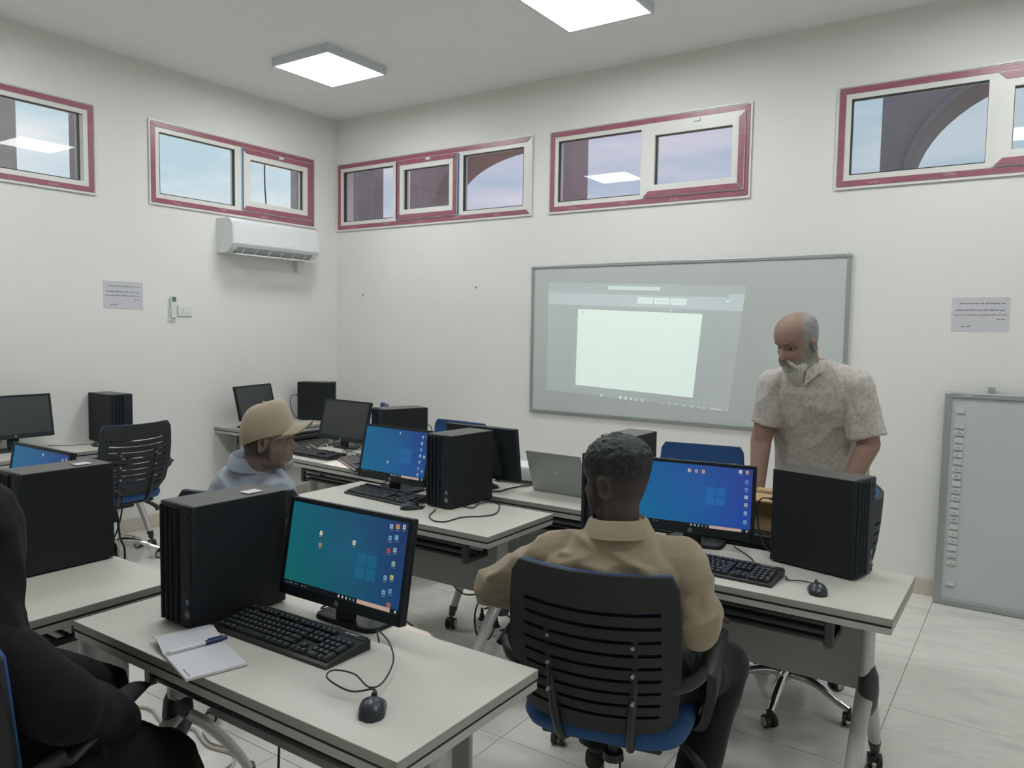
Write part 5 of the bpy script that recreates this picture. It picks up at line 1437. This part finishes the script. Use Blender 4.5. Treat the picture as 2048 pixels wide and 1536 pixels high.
# ---------------------------------------------------------------- 3. man in the cap, in profile
def cap_man():
    t = person('seated man in profile with a khaki baseball cap and light blue shirt', (2.93, -3.20, 0))
    O = Vector((2.93, -3.20, 0)); W = lambda x, y, z: Vector((x, y, z)) - O
    fw = Vector((.10, .99, 0)).normalized(); rt = Vector((fw.y, -fw.x, 0))
    hd = W(3.165, -3.325, 1.150)
    HT = Matrix.Translation(hd) @ fwd_frame((.80, .60, -.03), (0, 0, 1)).to_4x4() @ Matrix.Scale(1.03, 4)
    hips = W(2.97, -3.23, .55)
    shL, shR = W(2.840, -3.26, .915), W(3.205, -3.33, .925)
    elL, elR = W(2.80, -3.12, .66), W(3.27, -3.19, .69)
    wrL, wrR = W(2.93, -2.92, .60), W(3.16, -2.98, .62)
    b = B()
    add_head(b, HT, nose=1.1)
    b.sphere((0, -.048, -.030), (.064, .052, .055), M=HT)
    cap3(b, W(3.075, -3.33, .94), hd + Vector((-.03, -.02, -.06)), .066, .064)
    torso(b, [(hips, rt, fw, .16, .12), (W(2.98, -3.25, .70), rt, fw, .16, .12), (W(3.02, -3.28, .82), rt, fw, .165, .12), (W(3.045, -3.30, .90), rt, fw, .16, .10), (W(3.06, -3.31, .95), rt, fw, .10, .07)])
    for sh, el, wr, s in ((shL, elL, wrL, -1), (shR, elR, wrR, 1)):
        cap3(b, sh, el, .055, .045); cap3(b, el, wr, .043, .030)
        hand(b, wr, (-.1*s, .9, -.3), (0, .2, 1), s, .95, .5)
    kn = [W(2.86, -2.78, .50), W(3.08, -2.80, .50)]; an = [W(2.85, -2.86, .09), W(3.10, -2.88, .09)]
    for k, s in ((0, -1), (1, 1)):
        cap3(b, hips + rt*s*.09, kn[k], .085, .056); cap3(b, kn[k], an[k], .054, .038)
    Ti = HT.inverted()
    def color(p):
        q = Ti @ p
        skin = lerp3((.235, .160, .135), (.30, .205, .175), noise.noise(p*30)*.5+.5)
        if q.length > .2: return skin
        n = noise.noise(q*240)*.5+.5
        side = smst(.032, .010, q.y - .3*max(0, q.z))
        hair = side*smst(-.088, -.060, q.z + max(0, q.y)*1.2)
        if abs(q.x) > .071 and -.060 < q.z < .016 and -.030 < q.y < .018: hair = 0
        c = lerp3(skin, lerp3((.03, .028, .028), (.06, .055, .052), n), hair*.85)
        bd = smst(-.078, -.095, q.z)*smst(.045, .070, q.y)
        c = lerp3(c, lerp3((.20, .19, .17), (.36, .35, .32), n), bd*.8)
        st = smst(-.050, -.060, q.z)*smst(.02, .05, q.y)*.35
        c = lerp3(c, (.12, .10, .085), st)
        c = lerp3(c, (.05, .035, .03), min(1, 1.1*max(gauss(q.x-.032, .02), gauss(q.x+.032, .02))*gauss(q.z-.018, .006)*smst(.05, .07, q.y)))
        c = lerp3(c, (.11, .055, .045), .6*max(gauss(q.x-.031, .017), gauss(q.x+.031, .017))*gauss(q.z+.004, .010)*smst(.05, .07, q.y))
        if abs(q.x) > .074 and gauss(q.y+.004, .008)*gauss(q.z+.014, .014) > .3: c = lerp3(c, (.08, .03, .025), .7)
        return c
    fuse(b, 'body', .0048, M_skin, t, 2, color=color)
    eyes(t, HT)
    b = B()
    for k in range(7):
        a = -1+2*k/6
        cap3(b, HT @ Vector((.026*a, .086-.018*a*a, -.098)), HT @ Vector((.018*a, .080-.012*a*a, -.122)), .011, .007, seg=10)
    fuse(b, 'goatee', .004, vcol_mat('grey_beard_hair', .8), t, 1, color=lambda p: lerp3((.22, .21, .19), (.42, .41, .38), noise.noise(p*200)*.5+.5))
    # cap
    mc = cloth('khaki_cap_cloth', (.375, .315, .225), amt=.05, scale=7, bump=.25, bs=700)
    cp = B(); rings = []
    CT = HT @ Matrix.Translation((0, 0, .0)) @ Matrix.Rotation(R(8), 4, 'X')
    for i in range(15):
        q = i/14; z = .008 + .130*math.sin(q*math.pi/2)
        w = math.cos(q*math.pi/2)**.62 if i < 14 else .02
        rg = []
        for k in range(48):
            a = 2*math.pi*k/48; c, s = math.cos(a), math.sin(a)
            seam = 1 - .012*abs(math.cos(3*a + math.pi/2))**12
            x = .0895*w*seam*math.copysign(abs(c)**.92, c); y = (.105 if s > 0 else .109)*w*seam*math.copysign(abs(s)**.95, s) - .006
            zz = z + (.010*s if s > 0 else .030*s)*(1-q)
            if s > .2: zz += .016*math.exp(-((q-.75)/.2)**2)*s; y += .010*math.exp(-((q-.6)/.3)**2)*s
            rg.append((x, y, zz))
        rings.append(rg)
    cp.loft(rings, M=CT)
    crown = cp.build('cap', mc, t, smooth=70); bmesh_fix(crown)
    b = B(); top = []; n = 26
    vs = []; fs = []
    for i in range(n+1):
        a = R(22) + (math.pi-R(44))*i/n
        for j in range(7):
            r = j/6; ex = .078*r*max(0, math.sin((i/n)*math.pi))**.22
            x = math.cos(a)*(.088-.004*r); y = math.sin(a)*.098*(1-.55*r) + .054*r + ex
            zc = .030 + .010*math.sin(a) + .012*r - .046*(x/.09)**2
            vs.append((x, y, zc))
    for i in range(n):
        for j in range(6): fs.append((i*7+j, (i+1)*7+j, (i+1)*7+j+1, i*7+j+1))
    k = len(vs); vs2 = vs + [(x, y, z-.005) for x, y, z in vs]; fs2 = fs + [tuple(q+k for q in reversed(f)) for f in fs]
    bd = [i*7+6 for i in range(n+1)]
    for a_, c_ in zip(bd, bd[1:]): fs2.append((a_, c_, c_+k, a_+k))
    b.add(vs2, fs2, 0, CT); o = b.build('cap_brim', mc, crown, smooth=50); bmesh_fix(o)
    B().sphere(CT @ Vector((0, -.006, .139)), .007).build('cap_button', mc, crown, smooth=60)
    b = B(); b.box((0, -.116, -.006), (.060, .004, .030), bev=.001, M=CT @ Matrix.Rotation(R(-6), 4, 'X')); b.build('cap_back_strap', cloth('cap_strap', (.16, .14, .11)), crown)
    ms = cloth('light_blue_shirt_cloth', (.36, .405, .475), amt=.04, scale=5, bump=.2, bs=600)
    b = B()
    torso(b, [(W(2.935, -3.21, .48), rt, fw, .19, .15), (W(2.95, -3.225, .60), rt, fw, .19, .15), (W(2.985, -3.25, .74), rt, fw, .195, .148), (W(3.005, -3.29, .87), rt, fw, .215, .155), (W(3.025, -3.305, .945), rt, fw, .195, .135), (W(3.045, -3.32, 1.000), rt, fw, .125, .100), (W(3.065, -3.325, 1.035), rt, fw, .078, .074)], e=.86)
    cap3(b, W(2.93, -3.28, .93), shL, .078, .075); cap3(b, W(3.12, -3.32, .94), shR, .078, .075)
    cap3(b, shL, elL, .078, .064, flat=.92); cap3(b, elL, wrL, .060, .044)
    cap3(b, shR, elR, .078, .064, flat=.92); cap3(b, elR, wrR, .060, .044)
    fo = [(W(3.10, -3.42, .86), (.7, 0, -.6), .014, .12, .009), (W(3.02, -3.42, .80), (.8, 0, -.35), .013, .12, .008), (W(3.22, -3.38, .80), (.3, .1, -1), .012, .08, -.004), (W(2.93, -3.40, .85), (.6, 0, .7), .012, .08, .007)]
    fuse(b, 'shirt', .006, ms, t, 1, post=wrinkles((1, 6, 3), .0075, 8.0, (.8, .8, 1.2), fo))
    collar(t, ms, W(3.072, -3.328, 1.030), (.55, .80, 0), r0=.083, h=.046, up=(.22, .10, 1), wing=.06, lean=.012)
    mt = cloth('charcoal_trousers', (.010, .011, .013))
    b = B()
    torso(b, [(W(2.935, -3.21, .47), rt, fw, .18, .14), (W(2.935, -3.21, .54), rt, fw, .18, .15), (W(2.94, -3.22, .58), rt, fw, .16, .13)])
    for k, s in ((0, -1), (1, 1)):
        cap3(b, hips + rt*s*.10, kn[k], .098, .074); cap3(b, kn[k], an[k], .072, .060, e2=False)
        shoe(t, an[k] + Vector((0, -.05, -.09)), (0, 1, 0), MATS.get('black_shoe'))
    fuse(b, 'trousers', .009, mt, t, 2, post=wrinkles((2, 4, 2), .005, 9))
cap_man()

# ---------------------------------------------------------------- 4. person in the black robe, cut by the frame
def robed_person():
    t = person('seated person in black robe and veil, bottom left corner, seen from behind', (3.80, -4.62, 0))
    O = Vector((3.80, -4.62, 0)); W = lambda x, y, z: Vector((x, y, z)) - O
    fw = Vector((.05, 1, 0)).normalized(); rt = Vector((1, -.05, 0)).normalized()
    hd = W(3.80, -4.66, 1.120)
    HT = Matrix.Translation(hd) @ fwd_frame((-.1, .95, -.25), (0, 0, 1)).to_4x4()
    b = B(); add_head(b, HT, nose=.8, ears=False)
    cap3(b, W(3.80, -4.70, .98), hd + Vector((0, -.01, -.06)), .055, .055)
    torso(b, [(W(3.80, -4.64, .56), rt, fw, .15, .11), (W(3.80, -4.68, .80), rt, fw, .14, .10), (W(3.80, -4.70, .96), rt, fw, .14, .08), (W(3.80, -4.70, 1.0), rt, fw, .09, .06)])
    elR, wrR = W(4.03, -4.56, .775), W(3.90, -4.38, .62); elL, wrL = W(3.52, -4.58, .76), W(3.66, -4.36, .62)
    cap3(b, W(3.94, -4.68, .93), elR, .048, .040); cap3(b, elR, wrR, .038, .026); cap3(b, W(3.63, -4.68, .95), elL, .048, .040); cap3(b, elL, wrL, .038, .026)
    hand(b, wrR, (-.95, .1, -.25), (0, .2, 1), 1, .85, .5); hand(b, wrL, (.9, .2, -.25), (0, .2, 1), -1, .85, .5)
    fuse(b, 'body', .006, M_skin, t, 2, color=lambda p: (.26, .15, .11))
    mb = cloth('black_robe_cloth', (.0085, .0085, .0085), amt=.1, bump=.2, bs=300, sheen=.02)
    b = B()
    torso(b, [(W(3.80, -4.60, .42), rt, fw, .23, .20), (W(3.80, -4.62, .55), rt, fw, .225, .20), (W(3.80, -4.66, .74), rt, fw, .20, .165), (W(3.80, -4.69, .88), rt, fw, .205, .150), (W(3.80, -4.70, .97), rt, fw, .17, .12), (W(3.80, -4.70, 1.02), rt, fw, .10, .09)])
    cap3(b, W(3.94, -4.68, .92), elR, .075, .080); cap3(b, elR, wrR, .078, .060)
    cap3(b, W(3.65, -4.68, .93), elL, .085, .085); cap3(b, elL, wrL + Vector((.02, .06, -.01)), .085, .070)
    for s in (-1, 1):
        cap3(b, W(3.80+s*.10, -4.60, .56), W(3.83+s*.12, -4.29, .485), .110, .085)
        cap3(b, W(3.83+s*.12, -4.29, .48), W(3.83+s*.12, -4.31, .10), .088, .11, e2=False)
    torso(b, [(W(3.83, -4.28, .06), rt, fw, .24, .16), (W(3.83, -4.28, .30), rt, fw, .22, .15), (W(3.83, -4.30, .48), rt, fw, .20, .13)])
    fuse(b, 'robe', .009, mb, t, 3, post=wrinkles((4, 4, 4), .007, 7.0, (1, 1, .35)))
    b = B()
    cap3(b, hd + Vector((0, -.005, .025)), hd + Vector((0, .0, -.05)), .132, .128)
    torso(b, [(W(3.80, -4.71, .80), rt, fw, .245, .16), (W(3.80, -4.71, .90), rt, fw, .225, .155), (W(3.80, -4.705, .98), rt, fw, .19, .14), (W(3.80, -4.69, 1.05), rt, fw, .150, .14), (W(3.80, -4.68, 1.12), rt, fw, .130, .135)])
    fuse(b, 'veil', .008, mb, t, 3, post=wrinkles((8, 4, 1), .008, 7.0, (1, 1, .3)))
robed_person()
